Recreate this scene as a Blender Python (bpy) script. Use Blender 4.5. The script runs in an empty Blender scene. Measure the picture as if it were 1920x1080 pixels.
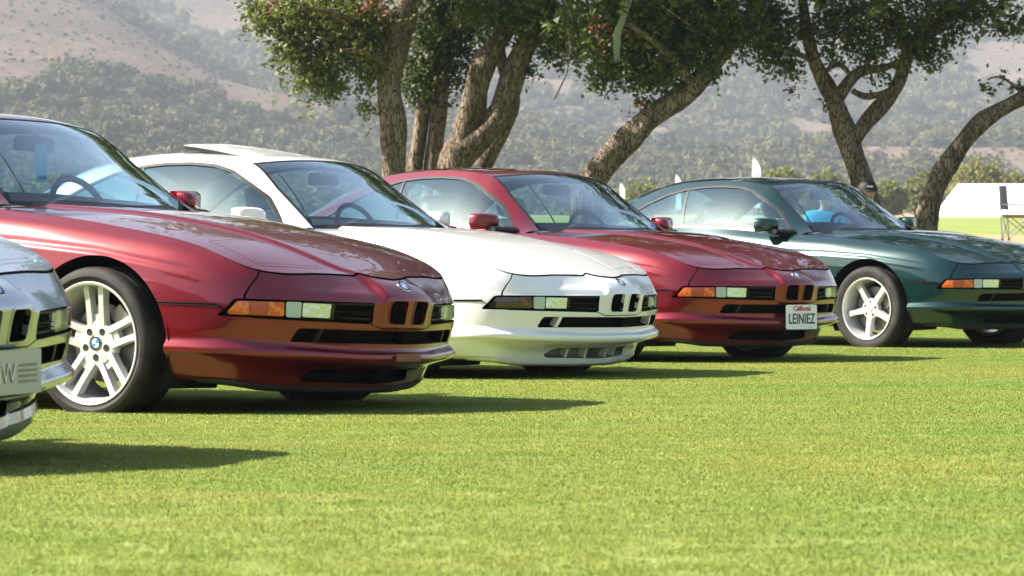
import bpy, bmesh, math, random
import numpy as np
from mathutils import Vector, Matrix
rnd = random.Random(7)
R = math.radians
S = bpy.context.scene
C = S.collection
# ---------------------------------------------------------------- camera
FPX, CAMH, YH = 6400.0, 0.813, 409.18          # focal length in photo pixels, height, horizon row (1920 px frame)
cam = bpy.data.cameras.new('camera'); cam_o = bpy.data.objects.new('camera', cam); C.objects.link(cam_o)
cam.sensor_width = 36; cam.lens = FPX * 36 / 1920; cam.clip_end = 20000; cam.clip_start = 0.5
cam_o.location = (0, 0, CAMH)
cam_o.rotation_euler = (R(90) - math.atan((540 - YH) / FPX), 0, 0)
cam.dof.use_dof = True; cam.dof.focus_distance = 17.0; cam.dof.aperture_fstop = 10.5
S.camera = cam_o
# ---------------------------------------------------------------- sky and sun
HAZE_D = 0.00023
SUN_AZ, SUN_EL = 273.0, 38.0     # compass-like azimuth (clockwise from +Y) and elevation of the sun
w = bpy.data.worlds.new('World'); S.world = w; w.use_nodes = True
nt = w.node_tree; bg = nt.nodes['Background']
sky = nt.nodes.new('ShaderNodeTexSky'); sky.sky_type = 'NISHITA'; sky.sun_disc = False
sky.sun_elevation = R(SUN_EL); sky.sun_rotation = R(SUN_AZ); sky.air_density = 1.2; sky.dust_density = 2.5
nt.links.new(sky.outputs[0], bg.inputs[0]); bg.inputs[1].default_value = 0.072
sl = bpy.data.lights.new('sun', 'SUN'); sl.energy = 5.0; sl.angle = R(0.6); sl.color = (1.0, 0.92, 0.80)
so = bpy.data.objects.new('sun', sl); C.objects.link(so)
_a, _e = R(SUN_AZ), R(SUN_EL)
SUNV = Vector((math.sin(_a) * math.cos(_e), math.cos(_a) * math.cos(_e), math.sin(_e)))
so.rotation_euler = SUNV.to_track_quat('Z', 'Y').to_euler()
so.location = SUNV * 60
V = S.view_settings; V.view_transform = 'Standard'; V.look = 'None'; V.gamma = 1; V.exposure = 1.72; V.use_curve_mapping = False
S.render.engine = 'CYCLES'
cy = S.cycles; cy.max_bounces = 8; cy.transparent_max_bounces = 16; cy.diffuse_bounces = 3; cy.glossy_bounces = 4
cy.transmission_bounces = 4; cy.volume_bounces = 0; cy.use_denoising = True; cy.caustics_reflective = False; cy.caustics_refractive = False
cy.sample_clamp_indirect = 6

# ---------------------------------------------------------------- helpers
def at(px, py, D):
    """world point seen at photo pixel (px,py) when it stands D metres away"""
    return Vector(((px - 960) * D / FPX, D, CAMH - (py - YH) * D / FPX))

def spline(xs, ys):
    """natural cubic spline through (xs, ys); ys (n,) or (n,k)"""
    xs = np.asarray(xs, float); ys = np.asarray(ys, float); o = ys.ndim == 1
    if o: ys = ys[:, None]
    n = len(xs); h = np.diff(xs); A = np.zeros((n, n)); b = np.zeros(ys.shape); A[0, 0] = A[-1, -1] = 1
    for i in range(1, n - 1):
        A[i, i - 1:i + 2] = h[i - 1], 2 * (h[i - 1] + h[i]), h[i]
        b[i] = 6 * ((ys[i + 1] - ys[i]) / h[i] - (ys[i] - ys[i - 1]) / h[i - 1])
    M = np.linalg.solve(A, b)
    def f(x):
        x = np.asarray(x, float); sh = x.shape; x = x.ravel()
        i = np.clip(np.searchsorted(xs, x) - 1, 0, n - 2)
        a = (xs[i + 1] - x) / h[i]; c = (x - xs[i]) / h[i]
        a, c, hh = a[:, None], c[:, None], h[i][:, None]
        r = a * ys[i] + c * ys[i + 1] + ((a**3 - a) * M[i] + (c**3 - c) * M[i + 1]) * hh**2 / 6
        return r[:, 0].reshape(sh) if o else r.reshape(sh + (ys.shape[1],))
    return f

def pchip(xs, ys):
    """monotone cubic through (xs, ys); ys (n,...)"""
    xs = np.asarray(xs, float); ys = np.asarray(ys, float); shp = ys.shape[1:]
    Y = ys.reshape(len(xs), -1); h = np.diff(xs)[:, None]; d = np.diff(Y, axis=0) / h
    m = np.zeros_like(Y)
    w1, w2 = 2 * h[1:] + h[:-1], h[1:] + 2 * h[:-1]
    with np.errstate(all='ignore'):
        mm = (w1 + w2) / (w1 / d[:-1] + w2 / d[1:])
    m[1:-1] = np.where(d[:-1] * d[1:] > 0, np.nan_to_num(mm), 0); m[0] = d[0]; m[-1] = d[-1]
    def f(x):
        x = np.asarray(x, float); sh = x.shape; x = np.clip(x.ravel(), xs[0], xs[-1])
        i = np.clip(np.searchsorted(xs, x) - 1, 0, len(xs) - 2)
        t = ((x - xs[i]) / h[i, 0])[:, None]; hh = h[i]
        r = (2*t**3 - 3*t**2 + 1)*Y[i] + (t**3 - 2*t**2 + t)*hh*m[i] + (-2*t**3 + 3*t**2)*Y[i+1] + (t**3 - t**2)*hh*m[i+1]
        return r.reshape(sh + shp)
    return f

def sdf_poly(px, py, poly):
    """signed distance to a closed polygon (negative inside), vectorised"""
    p = np.stack([px, py], -1); n = len(poly); q = np.array(poly, float)
    d = np.full(px.shape, 1e9); ins = np.zeros(px.shape, bool)
    for i in range(n):
        a, b = q[i], q[(i + 1) % n]; e = b - a; wv = p - a
        t = np.clip((wv @ e) / max(e @ e, 1e-12), 0, 1)
        d = np.minimum(d, np.linalg.norm(wv - t[..., None] * e, axis=-1))
        c = (a[1] > p[..., 1]) != (b[1] > p[..., 1])
        with np.errstate(all='ignore'):
            ins ^= c & (p[..., 0] < (b[0] - a[0]) * (p[..., 1] - a[1]) / (b[1] - a[1]) + a[0])
    return np.where(ins, -d, d)

def rounded(poly, r, n=5):
    """round the corners of a polygon"""
    out = []; m = len(poly); r0 = r if hasattr(r, '__len__') else [r] * m
    for i in range(m):
        p, a, b = (np.array(poly[k], float) for k in (i, i - 1, (i + 1) % m))
        u = a - p; v = b - p; lu, lv = np.linalg.norm(u), np.linalg.norm(v); k = min(r0[i], lu * .45, lv * .45)
        A, B = p + u / lu * k, p + v / lv * k
        for j in range(n + 1):
            t = j / n; out.append(tuple((1-t)**2 * A + 2*t*(1-t) * p + t*t * B))
    return out

class Patch:
    """polygons with position, normal and surface parameters, cut by implicit curves"""
    def __init__(s, V, F): s.V = np.asarray(V, float); s.F = F      # V columns: x y z nx ny nz u v
    x = property(lambda s: s.V[:, 0]); y = property(lambda s: s.V[:, 1]); z = property(lambda s: s.V[:, 2])
    u = property(lambda s: s.V[:, 6]); v = property(lambda s: s.V[:, 7])
    def split(s, g):
        """(g<=0, g>0)"""
        g = np.asarray(g, float); V = list(s.V); extra = {}; A, B = [], []
        def cross(i, j):
            k = (i, j) if i < j else (j, i)
            if k not in extra:
                t = g[k[0]] / (g[k[0]] - g[k[1]]); extra[k] = len(V); V.append(s.V[k[0]] * (1 - t) + s.V[k[1]] * t)
            return extra[k]
        neg = g <= 0
        for f in s.F:
            c = sum(neg[i] for i in f)
            if c == len(f): A.append(f)
            elif c == 0: B.append(f)
            else:
                a, b = [], []
                for k in range(len(f)):
                    i, j = f[k], f[(k + 1) % len(f)]
                    (a if neg[i] else b).append(i)
                    if neg[i] != neg[j]:
                        e = cross(i, j); a.append(e); b.append(e)
                if len(a) > 2: A.append(tuple(a))
                if len(b) > 2: B.append(tuple(b))
        V = np.array(V)
        return Patch(V, A).compact(), Patch(V, B).compact()
    def compact(s):
        if not s.F: return Patch(np.zeros((0, 8)), [])
        use = np.unique(np.concatenate([np.array(f) for f in s.F])); m = np.full(len(s.V), -1); m[use] = np.arange(len(use))
        return Patch(s.V[use], [tuple(int(m[i]) for i in f) for f in s.F])
    def boundary(s):
        e = {}
        for f in s.F:
            for k in range(len(f)):
                a, b = f[k], f[(k + 1) % len(f)]
                if (b, a) in e: del e[(b, a)]
                else: e[(a, b)] = 1
        return list(e)
    def moved(s, d):
        V = s.V.copy(); V[:, :3] += V[:, 3:6] * d; return Patch(V, list(s.F))
    def walls(s, d0, d1, keep=None, vec=None):
        """strip along the outline running from offset d0 to d1 (along the normal, or a fixed vector)"""
        b = s.boundary(); V = []; F = []
        for (i, j) in b:
            if keep is not None and not (keep[i] and keep[j]): continue
            k = len(V); pi, pj = s.V[i], s.V[j]
            vi, vj = (pi[3:6], pj[3:6]) if vec is None else (vec, vec)
            q = [pi[:3] + vi * d0, pj[:3] + vj * d0, pj[:3] + vj * d1, pi[:3] + vi * d1]
            n = np.cross(q[1] - q[0], q[3] - q[0]); l = np.linalg.norm(n); n = n / l if l > 0 else vi
            for qq in q: V.append(np.concatenate([qq, n, pi[6:8]]))
            F.append((k, k + 1, k + 2, k + 3))
        return Patch(np.array(V).reshape(-1, 8), F)
    def pieces(s):
        """connected pieces, front to back"""
        key = {}; par = list(range(len(s.V)))
        def find(a):
            while par[a] != a: par[a] = par[par[a]]; a = par[a]
            return a
        rid = [key.setdefault(tuple(np.round(p[:3], 4)), i) for i, p in enumerate(s.V)]
        for f in s.F:
            for k in range(1, len(f)): par[find(rid[f[k]])] = find(rid[f[0]])
        out = {}
        for f in s.F: out.setdefault(find(rid[f[0]]), []).append(f)
        ps = [Patch(s.V, fs).compact() for fs in out.values()]; return sorted(ps, key=lambda p: -p.x.mean())
    def mirror(s):
        V = s.V.copy(); V[:, 1] *= -1; V[:, 4] *= -1; return Patch(V, [tuple(reversed(f)) for f in s.F])
    def __add__(s, o):
        if not len(s.F): return o
        if not len(o.F): return s
        n = len(s.V); return Patch(np.vstack([s.V, o.V]), list(s.F) + [tuple(i + n for i in f) for f in o.F])
    def both(s): return s + s.mirror()
    def mesh(s, name):
        me = bpy.data.meshes.new(name); me.from_pydata(s.V[:, :3].tolist(), [], s.F); me.update()
        n = s.V[:, 3:6] / np.maximum(np.linalg.norm(s.V[:, 3:6], axis=1, keepdims=True), 1e-9)
        for p in me.polygons: p.use_smooth = True
        me.normals_split_custom_set_from_vertices([tuple(a) for a in n])
        return me

def grid_patch(P, U, Vv, flip=False, ref=None):
    """P (n,m,3) -> Patch with normals from finite differences"""
    n, m = P.shape[:2]
    a = np.gradient(P, axis=0); b = np.gradient(P, axis=1); N = np.cross(a, b)
    l = np.linalg.norm(N, axis=-1, keepdims=True); bad = l[..., 0] < 1e-10
    N = N / np.maximum(l, 1e-12)
    if bad.any(): N[bad] = np.nan_to_num(np.roll(N, 1, 0)[bad])
    if flip: N = -N
    W = np.concatenate([P, N, U[..., None], Vv[..., None]], -1).reshape(-1, 8)
    idx = np.arange(n * m).reshape(n, m)
    q = np.stack([idx[:-1, :-1], idx[1:, :-1], idx[1:, 1:], idx[:-1, 1:]], -1).reshape(-1, 4)
    if flip: q = q[:, ::-1]
    return Patch(W, [tuple(int(i) for i in f) for f in q])

# ---- generic mesh builders
class MB:
    def __init__(s): s.v = []; s.f = []; s.m = []; s.sm = True
    def add(s, vs, fs, mi=0):
        n = len(s.v); s.v += [tuple(a) for a in vs]; s.f += [tuple(i + n for i in f) for f in fs]; s.m += [mi] * len(fs); return s
    def box(s, lo, hi, M=None, mi=0):
        vs = [Vector((x, y, z)) for x in (lo[0], hi[0]) for y in (lo[1], hi[1]) for z in (lo[2], hi[2])]
        if M is not None: vs = [M @ q for q in vs]
        return s.add(vs, [(0,1,3,2),(4,6,7,5),(0,4,5,1),(2,3,7,6),(0,2,6,4),(1,5,7,3)], mi)
    def tube(s, pts, rad, n=10, cap=True, mi=0, jit=None):
        pts = [Vector(p) for p in pts]; k = len(pts); rad = rad if hasattr(rad, '__len__') else [rad] * k
        prev = None; rings = []
        for i in range(k):
            t = (pts[min(i + 1, k - 1)] - pts[max(i - 1, 0)]).normalized()
            if prev is None: prev = t.orthogonal().normalized()
            a = (prev - t * prev.dot(t)).normalized(); b = t.cross(a); prev = a
            rings.append([pts[i] + (a * math.cos(2*math.pi*j/n) + b * math.sin(2*math.pi*j/n)) * rad[i] * (1 if jit is None else jit(i, j)) for j in range(n)])
        fs = [(i*n + j, i*n + (j+1) % n, (i+1)*n + (j+1) % n, (i+1)*n + j) for i in range(k-1) for j in range(n)]
        if cap: fs += [tuple(range(n))[::-1], tuple((k-1)*n + j for j in range(n))]
        return s.add([q for r in rings for q in r], fs, mi)
    def lathe(s, prof, n=48, M=None, mi=0, closed=False, a0=0, a1=2*math.pi):
        """profile (r, y) spun round the Y axis"""
        k = len(prof); full = abs(a1 - a0 - 2*math.pi) < 1e-6; cols = n if full else n + 1; vs = []
        for j in range(cols):
            a = a0 + (a1 - a0) * j / n
            for (r, y) in prof: vs.append(Vector((r*math.cos(a), y, r*math.sin(a))))
        if M is not None: vs = [M @ q for q in vs]
        fs = []
        for j in range(n):
            j2 = (j + 1) % cols
            for i in range(k if closed else k - 1): fs.append((j*k + i, j*k + (i+1) % k, j2*k + (i+1) % k, j2*k + i))
        return s.add(vs, fs, mi)
    def prism(s, poly, h0, h1, M=None, mi=0):
        """polygon in XZ extruded along Y from h0 to h1"""
        n = len(poly); vs = [Vector((p[0], h0, p[1])) for p in poly] + [Vector((p[0], h1, p[1])) for p in poly]
        if M is not None: vs = [M @ q for q in vs]
        return s.add(vs, [tuple(range(n)), tuple(range(2*n - 1, n - 1, -1))] + [(i, i + n, (i+1) % n + n, (i+1) % n) for i in range(n)], mi)
    def mesh(s, name, smooth=True, angle=40, fix=True):
        me = bpy.data.meshes.new(name); me.from_pydata(s.v, [], s.f); me.update()
        if fix:
            bm = bmesh.new(); bm.from_mesh(me); bmesh.ops.recalc_face_normals(bm, faces=bm.faces); bm.to_mesh(me); bm.free()
        if any(s.m): me.polygons.foreach_set('material_index', s.m)
        if smooth:
            me.polygons.foreach_set('use_smooth', [True] * len(me.polygons)); me.set_sharp_from_angle(angle=R(angle))
        return me

def ob(name, me, mat=None, parent=None, loc=None, rot=None, scale=None, mats=None):
    """link ONE object; materials sit on the object, so copies may share a mesh"""
    o = bpy.data.objects.new(name, me); C.objects.link(o)
    ms = mats or ([mat] if mat else [])
    if me is not None:
        while len(me.materials) < max(1, len(ms)): me.materials.append(None)
        for i, mm in enumerate(ms):
            o.material_slots[i].link = 'OBJECT'; o.material_slots[i].material = mm
    if parent is not None: o.parent = parent
    if loc is not None: o.location = loc
    if rot is not None: o.rotation_euler = rot
    if scale is not None: o.scale = scale
    return o
def tag(o, label=None, cat=None, group=None, kind=None):
    if label: o['label'] = label
    if cat: o['category'] = cat
    if group: o['group'] = group
    if kind: o['kind'] = kind
    return o
def empty(name, loc=(0, 0, 0), rz=0):
    o = bpy.data.objects.new(name, None); C.objects.link(o); o.location = loc; o.rotation_euler = (0, 0, rz); o.empty_display_size = .2; return o

# ---------------------------------------------------------------- materials
MATS = {}
def mat(name, col, rough=.5, metal=0, coat=0, spec=.5, noise=None, bump=None, sheen=0, trans=0, subs=None, coat_rough=.03):
    if name in MATS: return MATS[name]
    m = bpy.data.materials.new(name); m.use_nodes = True; t = m.node_tree; b = t.nodes['Principled BSDF']
    b.inputs['Base Color'].default_value = (*col, 1); b.inputs['Roughness'].default_value = rough; b.inputs['Metallic'].default_value = metal
    b.inputs['Coat Weight'].default_value = coat; b.inputs['Coat Roughness'].default_value = coat_rough; b.inputs['Specular IOR Level'].default_value = spec
    b.inputs['Transmission Weight'].default_value = trans
    if noise:                                   # (scale, other colour, detail, contrast low, contrast high)
        sc, c2, det, lo, hi = noise
        tc = t.nodes.new('ShaderNodeTexCoord'); n = t.nodes.new('ShaderNodeTexNoise'); n.inputs['Scale'].default_value = sc; n.inputs['Detail'].default_value = det
        r = t.nodes.new('ShaderNodeMapRange'); r.inputs[1].default_value = lo; r.inputs[2].default_value = hi
        x = t.nodes.new('ShaderNodeMix'); x.data_type = 'RGBA'; x.inputs[6].default_value = (*col, 1); x.inputs[7].default_value = (*c2, 1)
        t.links.new(tc.outputs['Object'], n.inputs['Vector']); t.links.new(n.outputs[0], r.inputs[0]); t.links.new(r.outputs[0], x.inputs[0]); t.links.new(x.outputs[2], b.inputs['Base Color'])
    if bump:                                    # (scale, strength, distance)
        tc = t.nodes.new('ShaderNodeTexCoord'); n = t.nodes.new('ShaderNodeTexNoise'); n.inputs['Scale'].default_value = bump[0]; n.inputs['Detail'].default_value = 6
        bp = t.nodes.new('ShaderNodeBump'); bp.inputs['Strength'].default_value = bump[1]; bp.inputs['Distance'].default_value = bump[2]
        t.links.new(tc.outputs['Object'], n.inputs['Vector']); t.links.new(n.outputs[0], bp.inputs['Height']); t.links.new(bp.outputs[0], b.inputs['Normal'])
    MATS[name] = m; return m

def paint(name, col, metal, rough, flake=True):
    m = mat(name, col, rough, metal, coat=1.0, coat_rough=.015)
    if flake and not m.get('flaked'):
        m['flaked'] = 1; t = m.node_tree; b = t.nodes['Principled BSDF']
        tc = t.nodes.new('ShaderNodeTexCoord'); n = t.nodes.new('ShaderNodeTexNoise'); n.inputs['Scale'].default_value = 3.0; n.inputs['Detail'].default_value = 4
        r = t.nodes.new('ShaderNodeMapRange'); r.inputs[1].default_value = .3; r.inputs[2].default_value = .7; r.inputs[3].default_value = rough * .92; r.inputs[4].default_value = rough * 1.1
        t.links.new(tc.outputs['Object'], n.inputs['Vector']); t.links.new(n.outputs[0], r.inputs[0]); t.links.new(r.outputs[0], b.inputs['Roughness'])
    return m

def glass(name, tint, refl=1.0, ior=1.5, sky_tint=(.86, .96, 1.0)):
    """thin tinted pane: transparent body with a Fresnel mirror on top"""
    m = bpy.data.materials.new(name); m.use_nodes = True; t = m.node_tree; t.nodes.clear()
    o = t.nodes.new('ShaderNodeOutputMaterial'); mx = t.nodes.new('ShaderNodeMixShader'); tr = t.nodes.new('ShaderNodeBsdfTransparent'); gl = t.nodes.new('ShaderNodeBsdfGlossy')
    fr = t.nodes.new('ShaderNodeFresnel'); fr.inputs[0].default_value = ior; mu = t.nodes.new('ShaderNodeMath'); mu.operation = 'MULTIPLY'; mu.inputs[1].default_value = 2.3 * refl; mu.use_clamp = True
    ge = t.nodes.new('ShaderNodeNewGeometry'); io = t.nodes.new('ShaderNodeMapRange'); io.inputs[3].default_value = ior; io.inputs[4].default_value = 1 / ior
    t.links.new(ge.outputs['Backfacing'], io.inputs[0]); t.links.new(io.outputs[0], fr.inputs[0])
    tr.inputs[0].default_value = (*tint, 1); gl.inputs['Roughness'].default_value = .02; gl.inputs[0].default_value = (*sky_tint, 1)  # mirror colour tinted blue to stand for reflected sky
    t.links.new(fr.outputs[0], mu.inputs[0]); t.links.new(mu.outputs[0], mx.inputs[0]); t.links.new(tr.outputs[0], mx.inputs[1]); t.links.new(gl.outputs[0], mx.inputs[2]); t.links.new(mx.outputs[0], o.inputs[0])
    MATS[name] = m; return m
# ================================================================ the coupe: one shape, shared by the five cars
# car frame: x forward from the front axle, y to the car's left, z up from the ground
def hood_z():
    zc = spline([-1.0, -.7, -.4, -.15, .2, .45, .687, .83, .909, .96, 1.02], [.910, .905, .893, .878, .826, .768, .684, .630, .604, .584, .555])
    kk = pchip([-1.0, -.7, -.4, 0, .36, .546, .723, .9], [.045, .045, .066, .085, .07, .075, .125, .16])
    yr = pchip([-.8, -.4, .2, .687, .84, .95], [.46, .41, .30, .20, .152, .13])
    def H(x, y):
        ay = np.abs(y); t = np.clip((ay - yr(x)) / .026, 0, 1); t = t * t * (3 - 2 * t)
        return zc(x) - .013 * t - kk(x) * ay**2.5
    return H, yr
HZ, RIDGE = hood_z()

def build_shapes():
    SH = {}
    # ---------------- the ring of body sides
    OUT = [(1.0, 0), (.993, .10), (.967, .22), (.897, .39), (.80, .60), (.71, .71), (.61, .778), (.45, .83), (.25, .862), (0, .882), (-.4, .895), (-.75, .90), (-1.7, .905), (-2.68, .895), (-3.3, .83), (-3.62, .69), (-3.76, .45), (-3.80, 0)]
    pts = np.array([(x, -y) for x, y in OUT[2:0:-1]] + OUT + [(x, -y) for x, y in OUT[-2:-4:-1]])
    sc = np.concatenate([[0], np.cumsum(np.linalg.norm(np.diff(pts, axis=0), axis=1))]); sc -= sc[2]
    outl = spline(sc, pts); sk = sc[2:2 + len(OUT)]           # station parameter of every outline point
    ang = pchip(sk, np.radians([0, 3, 7, 14, 25, 45, 66, 80, 86, 90, 90, 90, 90, 90, 98, 125, 155, 180]))
    s_at = dict(zip(['C', 'c1', 'K', 'k2', 'B', 'b2', 'O', 'A1', 'a1', 'W', 'A2', 'D1', 'M', 'R', 'RR', 'r2', 'r3', 'RE'], sk))
    N1, N2 = np.interp([.142, .172], [p[1] for p in OUT[:5]], sk[:5])
    lowF = [(.45, .17), (.215, .135), (.205, .150), (.185, .215), (.052, .254), (.026, .266), (.018, .290), (.050, .317)]
    lowB = [(.45, .17), (.185, .145), (.175, .160), (.150, .222), (.028, .270), (.002, .282), (-.004, .304), (.026, .338)]
    lowO = [(.40, .17), (.12, .165), (.10, .178), (.060, .250), (.006, .286), (-.018, .296), (-.021, .315), (.008, .347)]
    lowS = [(.35, .17), (.10, .175), (.07, .185), (.02, .240), (.0, .282), (-.014, .294), (-.016, .314), (.003, .346)]
    T = [('C', lowF + [(.040, .365), (.022, .42), (.012, .47), (.0, .520), (.002, .529), (.010, .543), (.028, .565), (.055, .587), (.091, .61)]),
         (N1, lowF + [(.040, .365), (.022, .42), (.012, .47), (.0, .517), (.003, .531), (.012, .547), (.032, .565), (.060, .585), (.118, .60)]),
         (N2, lowF + [(.040, .365), (.024, .42), (.018, .47), (.010, .507), (.011, .512), (.020, .522), (.045, .546), (.080, .567), (.148, .59)]),
         ('k2', [(a * .6 + b * .4, c * .6 + d * .4) for (a, c), (b, d) in zip(lowF, lowB)] + [(.024, .37), (.008, .43), (.004, .47), (.0, .506), (.002, .511), (.011, .521), (.032, .546), (.063, .572), (.108, .60)]),
         ('B', lowB + [(.014, .38), (.002, .435), (.0, .475), (.0, .509), (.002, .514), (.009, .525), (.023, .550), (.040, .576), (.062, .60)]),
         ('b2', [(a * .5 + b * .5, c * .5 + d * .5) for (a, c), (b, d) in zip(lowB, lowO)] + [(.008, .39), (.001, .44), (.0, .478), (.002, .51), (.008, .530), (.014, .553), (.022, .578), (.034, .605), (.052, .63)]),
         ('O', lowO + [(.003, .39), (.0, .445), (.0, .485), (.003, .52), (.009, .548), (.016, .580), (.027, .613), (.044, .643), (.068, .665)]),
         ('A1', lowS + [(.0, .40), (.0, .45), (.0, .49), (.001, .52), (.007, .565), (.016, .61), (.032, .655), (.060, .698), (.100, .733)]),
         ('W', lowS + [(.0, .40), (.0, .45), (.0, .49), (.0, .54), (.002, .61), (.010, .665), (.028, .712), (.062, .762), (.115, .80)]),
         ('A2', lowS + [(.0, .40), (.0, .45), (.0, .49), (.0, .54), (.001, .62), (.008, .69), (.026, .745), (.060, .803), (.118, .845)]),
         ('D1', lowS + [(.0, .40), (.0, .45), (.0, .49), (.0, .54), (.001, .63), (.009, .71), (.028, .772), (.062, .83), (.120, .873)]),
         ('M', lowS + [(.0, .40), (.0, .45), (.0, .49), (.0, .55), (.002, .65), (.011, .74), (.030, .81), (.060, .882), (.100, .945)]),
         ('R', lowS + [(.0, .40), (.0, .45), (.0, .49), (.0, .56), (.002, .67), (.012, .77), (.034, .84), (.075, .915), (.130, .962)]),
         ('RR', lowO + [(.0, .40), (.0, .45), (.0, .50), (.0, .57), (.004, .67), (.014, .77), (.034, .85), (.075, .915), (.140, .955)]),
         ('RE', lowB + [(.0, .40), (.0, .45), (.0, .50), (.0, .57), (.008, .67), (.02, .77), (.035, .84), (.06, .895), (.12, .935)])]
    ks = [s_at[a] if isinstance(a, str) else a for a, _ in T]
    tab = pchip(ks, np.array([t for _, t in T]))               # (s) -> 17 x 2
    sO, sR = s_at['O'], s_at['R']
    ss = np.concatenate([np.arange(0, s_at['b2'], .0075), np.arange(s_at['b2'], s_at['A1'], .0125), np.arange(s_at['A1'], sR, .02), np.linspace(sR, s_at['RE'], 50)])
    rows = np.concatenate([np.linspace(i, i + 1, k, endpoint=False) for i, k in enumerate([1, 1, 3, 3, 2, 2, 3, 4, 6, 5, 4, 3, 5, 6, 6, 6])] + [[16]])
    P = np.zeros((len(ss), len(rows), 3)); U = np.zeros(P.shape[:2]); Vv = np.zeros(P.shape[:2])
    for i, s in enumerate(ss):
        o = outl(s); a = float(ang(s)); d = np.array([-math.cos(a), -math.sin(a)])
        prof = tab(s).copy()
        q = o + d * prof[16, 0]
        if q[0] > -.72: prof[16, 1] = float(HZ(q[0], q[1])); prof[15, 1] = min(prof[15, 1], prof[16, 1] - .012); prof[14, 1] = min(prof[14, 1], prof[15, 1] - .012)
        pr = pchip(np.arange(17), prof)(rows)
        zf = np.interp(o[0], [-3.3, -1.7, -.4, 0, .45, .7], [.80, .78, .73, .70, .63, .57])       # the fold that runs along the flank
        fold = np.clip((.66 - o[0]) / .2, 0, 1) if o[0] > 0 else np.clip((o[0] + 3.5) / .3, 0, 1)
        pr[:, 0] += fold * (.0045 * np.exp(-((pr[:, 1] - zf) / .011)**2) - .003 * np.exp(-((pr[:, 1] - zf + .022) / .012)**2))
        P[i, :, :2] = o + d * pr[:, :1]; P[i, :, 2] = pr[:, 1]; U[i] = s; Vv[i] = rows
    P[0, :, 1] = 0; P[-1, :, 1] = 0
    Wl = grid_patch(P, U, Vv)
    c = Wl.V[len(Wl.V) // 3]
    k = np.argmin(np.abs(Wl.V[:, 0] + 1.7) + np.abs(Wl.V[:, 2] - .5))
    if Wl.V[k, 4] < 0: Wl = grid_patch(P, U, Vv, flip=True)
    rim = P[:, -1, :]
    # ---------------- openings in the ring
    ARCH = [(.015, .315, .362), (-2.684, .315, .355)]
    lips = []
    for (xc, zc, r) in ARCH:
        inn, Wl = Wl.split(np.where(np.abs(Wl.x - xc) < .8, np.where(Wl.z < zc, np.abs(Wl.x - xc), np.hypot(Wl.x - xc, Wl.z - zc)) - r, 1))
    front = lambda p: p.x > .45
    LAMP = rounded([(.790, .443), (.752, .517), (.212, .511), (.206, .426), (.60, .438)], [.012, .012, .006, .006, .05])
    KID = rounded([(.020, .418), (.0225, .526), (.137, .525), (.131, .419)], [.014, .02, .03, .028])
    INT = rounded([(.0, .338), (.0, .393), (.545, .402), (.562, .345)], [.0001, .0001, .02, .012])
    DUC = rounded([(.0, .166), (.0, .226), (.34, .232), (.40, .180)], [.0001, .0001, .015, .015])
    def cut(p, poly, cond, far=1.0):
        g = np.full(len(p.V), far); m = cond(p); g[m] = sdf_poly(p.y[m], p.z[m], poly); return g
    lamp, Wl = Wl.split(cut(Wl, LAMP, front))
    kid, Wl = Wl.split(cut(Wl, KID, lambda p: p.x > .85))
    inta, Wl = Wl.split(cut(Wl, [(-.05, .338), (-.05, .393)] + INT[12:], lambda p: (p.x > .6) & (p.v > 6.5)))
    duct, Wl = Wl.split(cut(Wl, [(-.05, .166), (-.05, .226)] + DUC[12:], lambda p: (p.x > .4) & (p.v > 1.5) & (p.v < 4.2)))
    SH['lamp'], SH['kid'], SH['int'], SH['duct'] = lamp, kid, inta, duct
    # ---------------- panels
    GAP = .0024; seams = Patch(np.zeros((0, 8)), [])
    def seam(p, g):
        """split at g=0 leaving a recessed gap"""
        nonlocal seams
        a, r = p.split(g(p) + GAP); b_, c = r.split(g(r) - GAP); seams = seams + b_.moved(-.006) + b_.walls(-.006, 0); return a, c
    xA = ARCH[0][0]
    # bumper line
    zb = lambda p: np.interp(p.u, [0, s_at['K'] * .72, s_at['K'], s_at['B'], s_at['b2'], sO - .01, sO + .03], [.405, .405, .424, .436, .441, .470, .490])
    fr, rest = Wl.split(Wl.u - (s_at['W'] - 0.0))
    bump, up = seam(fr, lambda p: p.z - zb(p))
    SH['front_bumper'] = bump
    lx = pchip([.49, .515, .565, .61, .70], [.73, .728, .704, .664, .60])
    nose, fend_f = seam(up, lambda p: np.where(p.x > .45, (p.y - lx(p.z)) * .8, 1))
    SH['nose_panel'] = nose
    rest = rest
    midp, rear = rest.split(-(rest.x + 3.02))
    fend_b, rest2 = seam(midp, lambda p: -(p.x + .765) )
    f2, f2b = fend_b.split(fend_b.z - .235)
    SH['front_fender'] = fend_f + f2b
    door, quart = seam(rest2, lambda p: -(p.x + 1.93 + (p.z - .6) * .22 * (p.z > .6)))
    sill_d, door = seam(door, lambda p: p.z - .235)
    SH['door'] = door
    qs, quart = quart.split(quart.z - .235)
    SH['sill'] = f2 + sill_d + qs
    rq, rb = rear.split(-(rear.z - .52))
    SH['quarter'] = quart + rq
    SH['rear_bumper'] = rb
    # black strip in the flank groove
    st = fend_f; 
    strip = lambda p: np.abs(p.z - .490) - .0045
    full = (bump + fend_f + f2b + door + quart)
    tr, _ = full.split(np.where((full.u > sO + .012) & (full.x > -3.0), np.abs(full.z - .4895) - .0052, 1))
    tr = tr + Patch(np.zeros((0, 8)), [])
    sm, _ = seams.split(np.where((seams.u > sO + .012) & (seams.u < s_at['A1'] + .3) & (np.abs(seams.z - .49) < .012), -1, 1))
    SH['side_trim'] = tr.moved(.0035) + tr.walls(0, .0035) + sm.moved(.009)
    SH['trim_pieces'] = [a for a in (tr.moved(.0035) + tr.walls(0, .0035)).pieces() if len(a.F) > 3]
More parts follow.
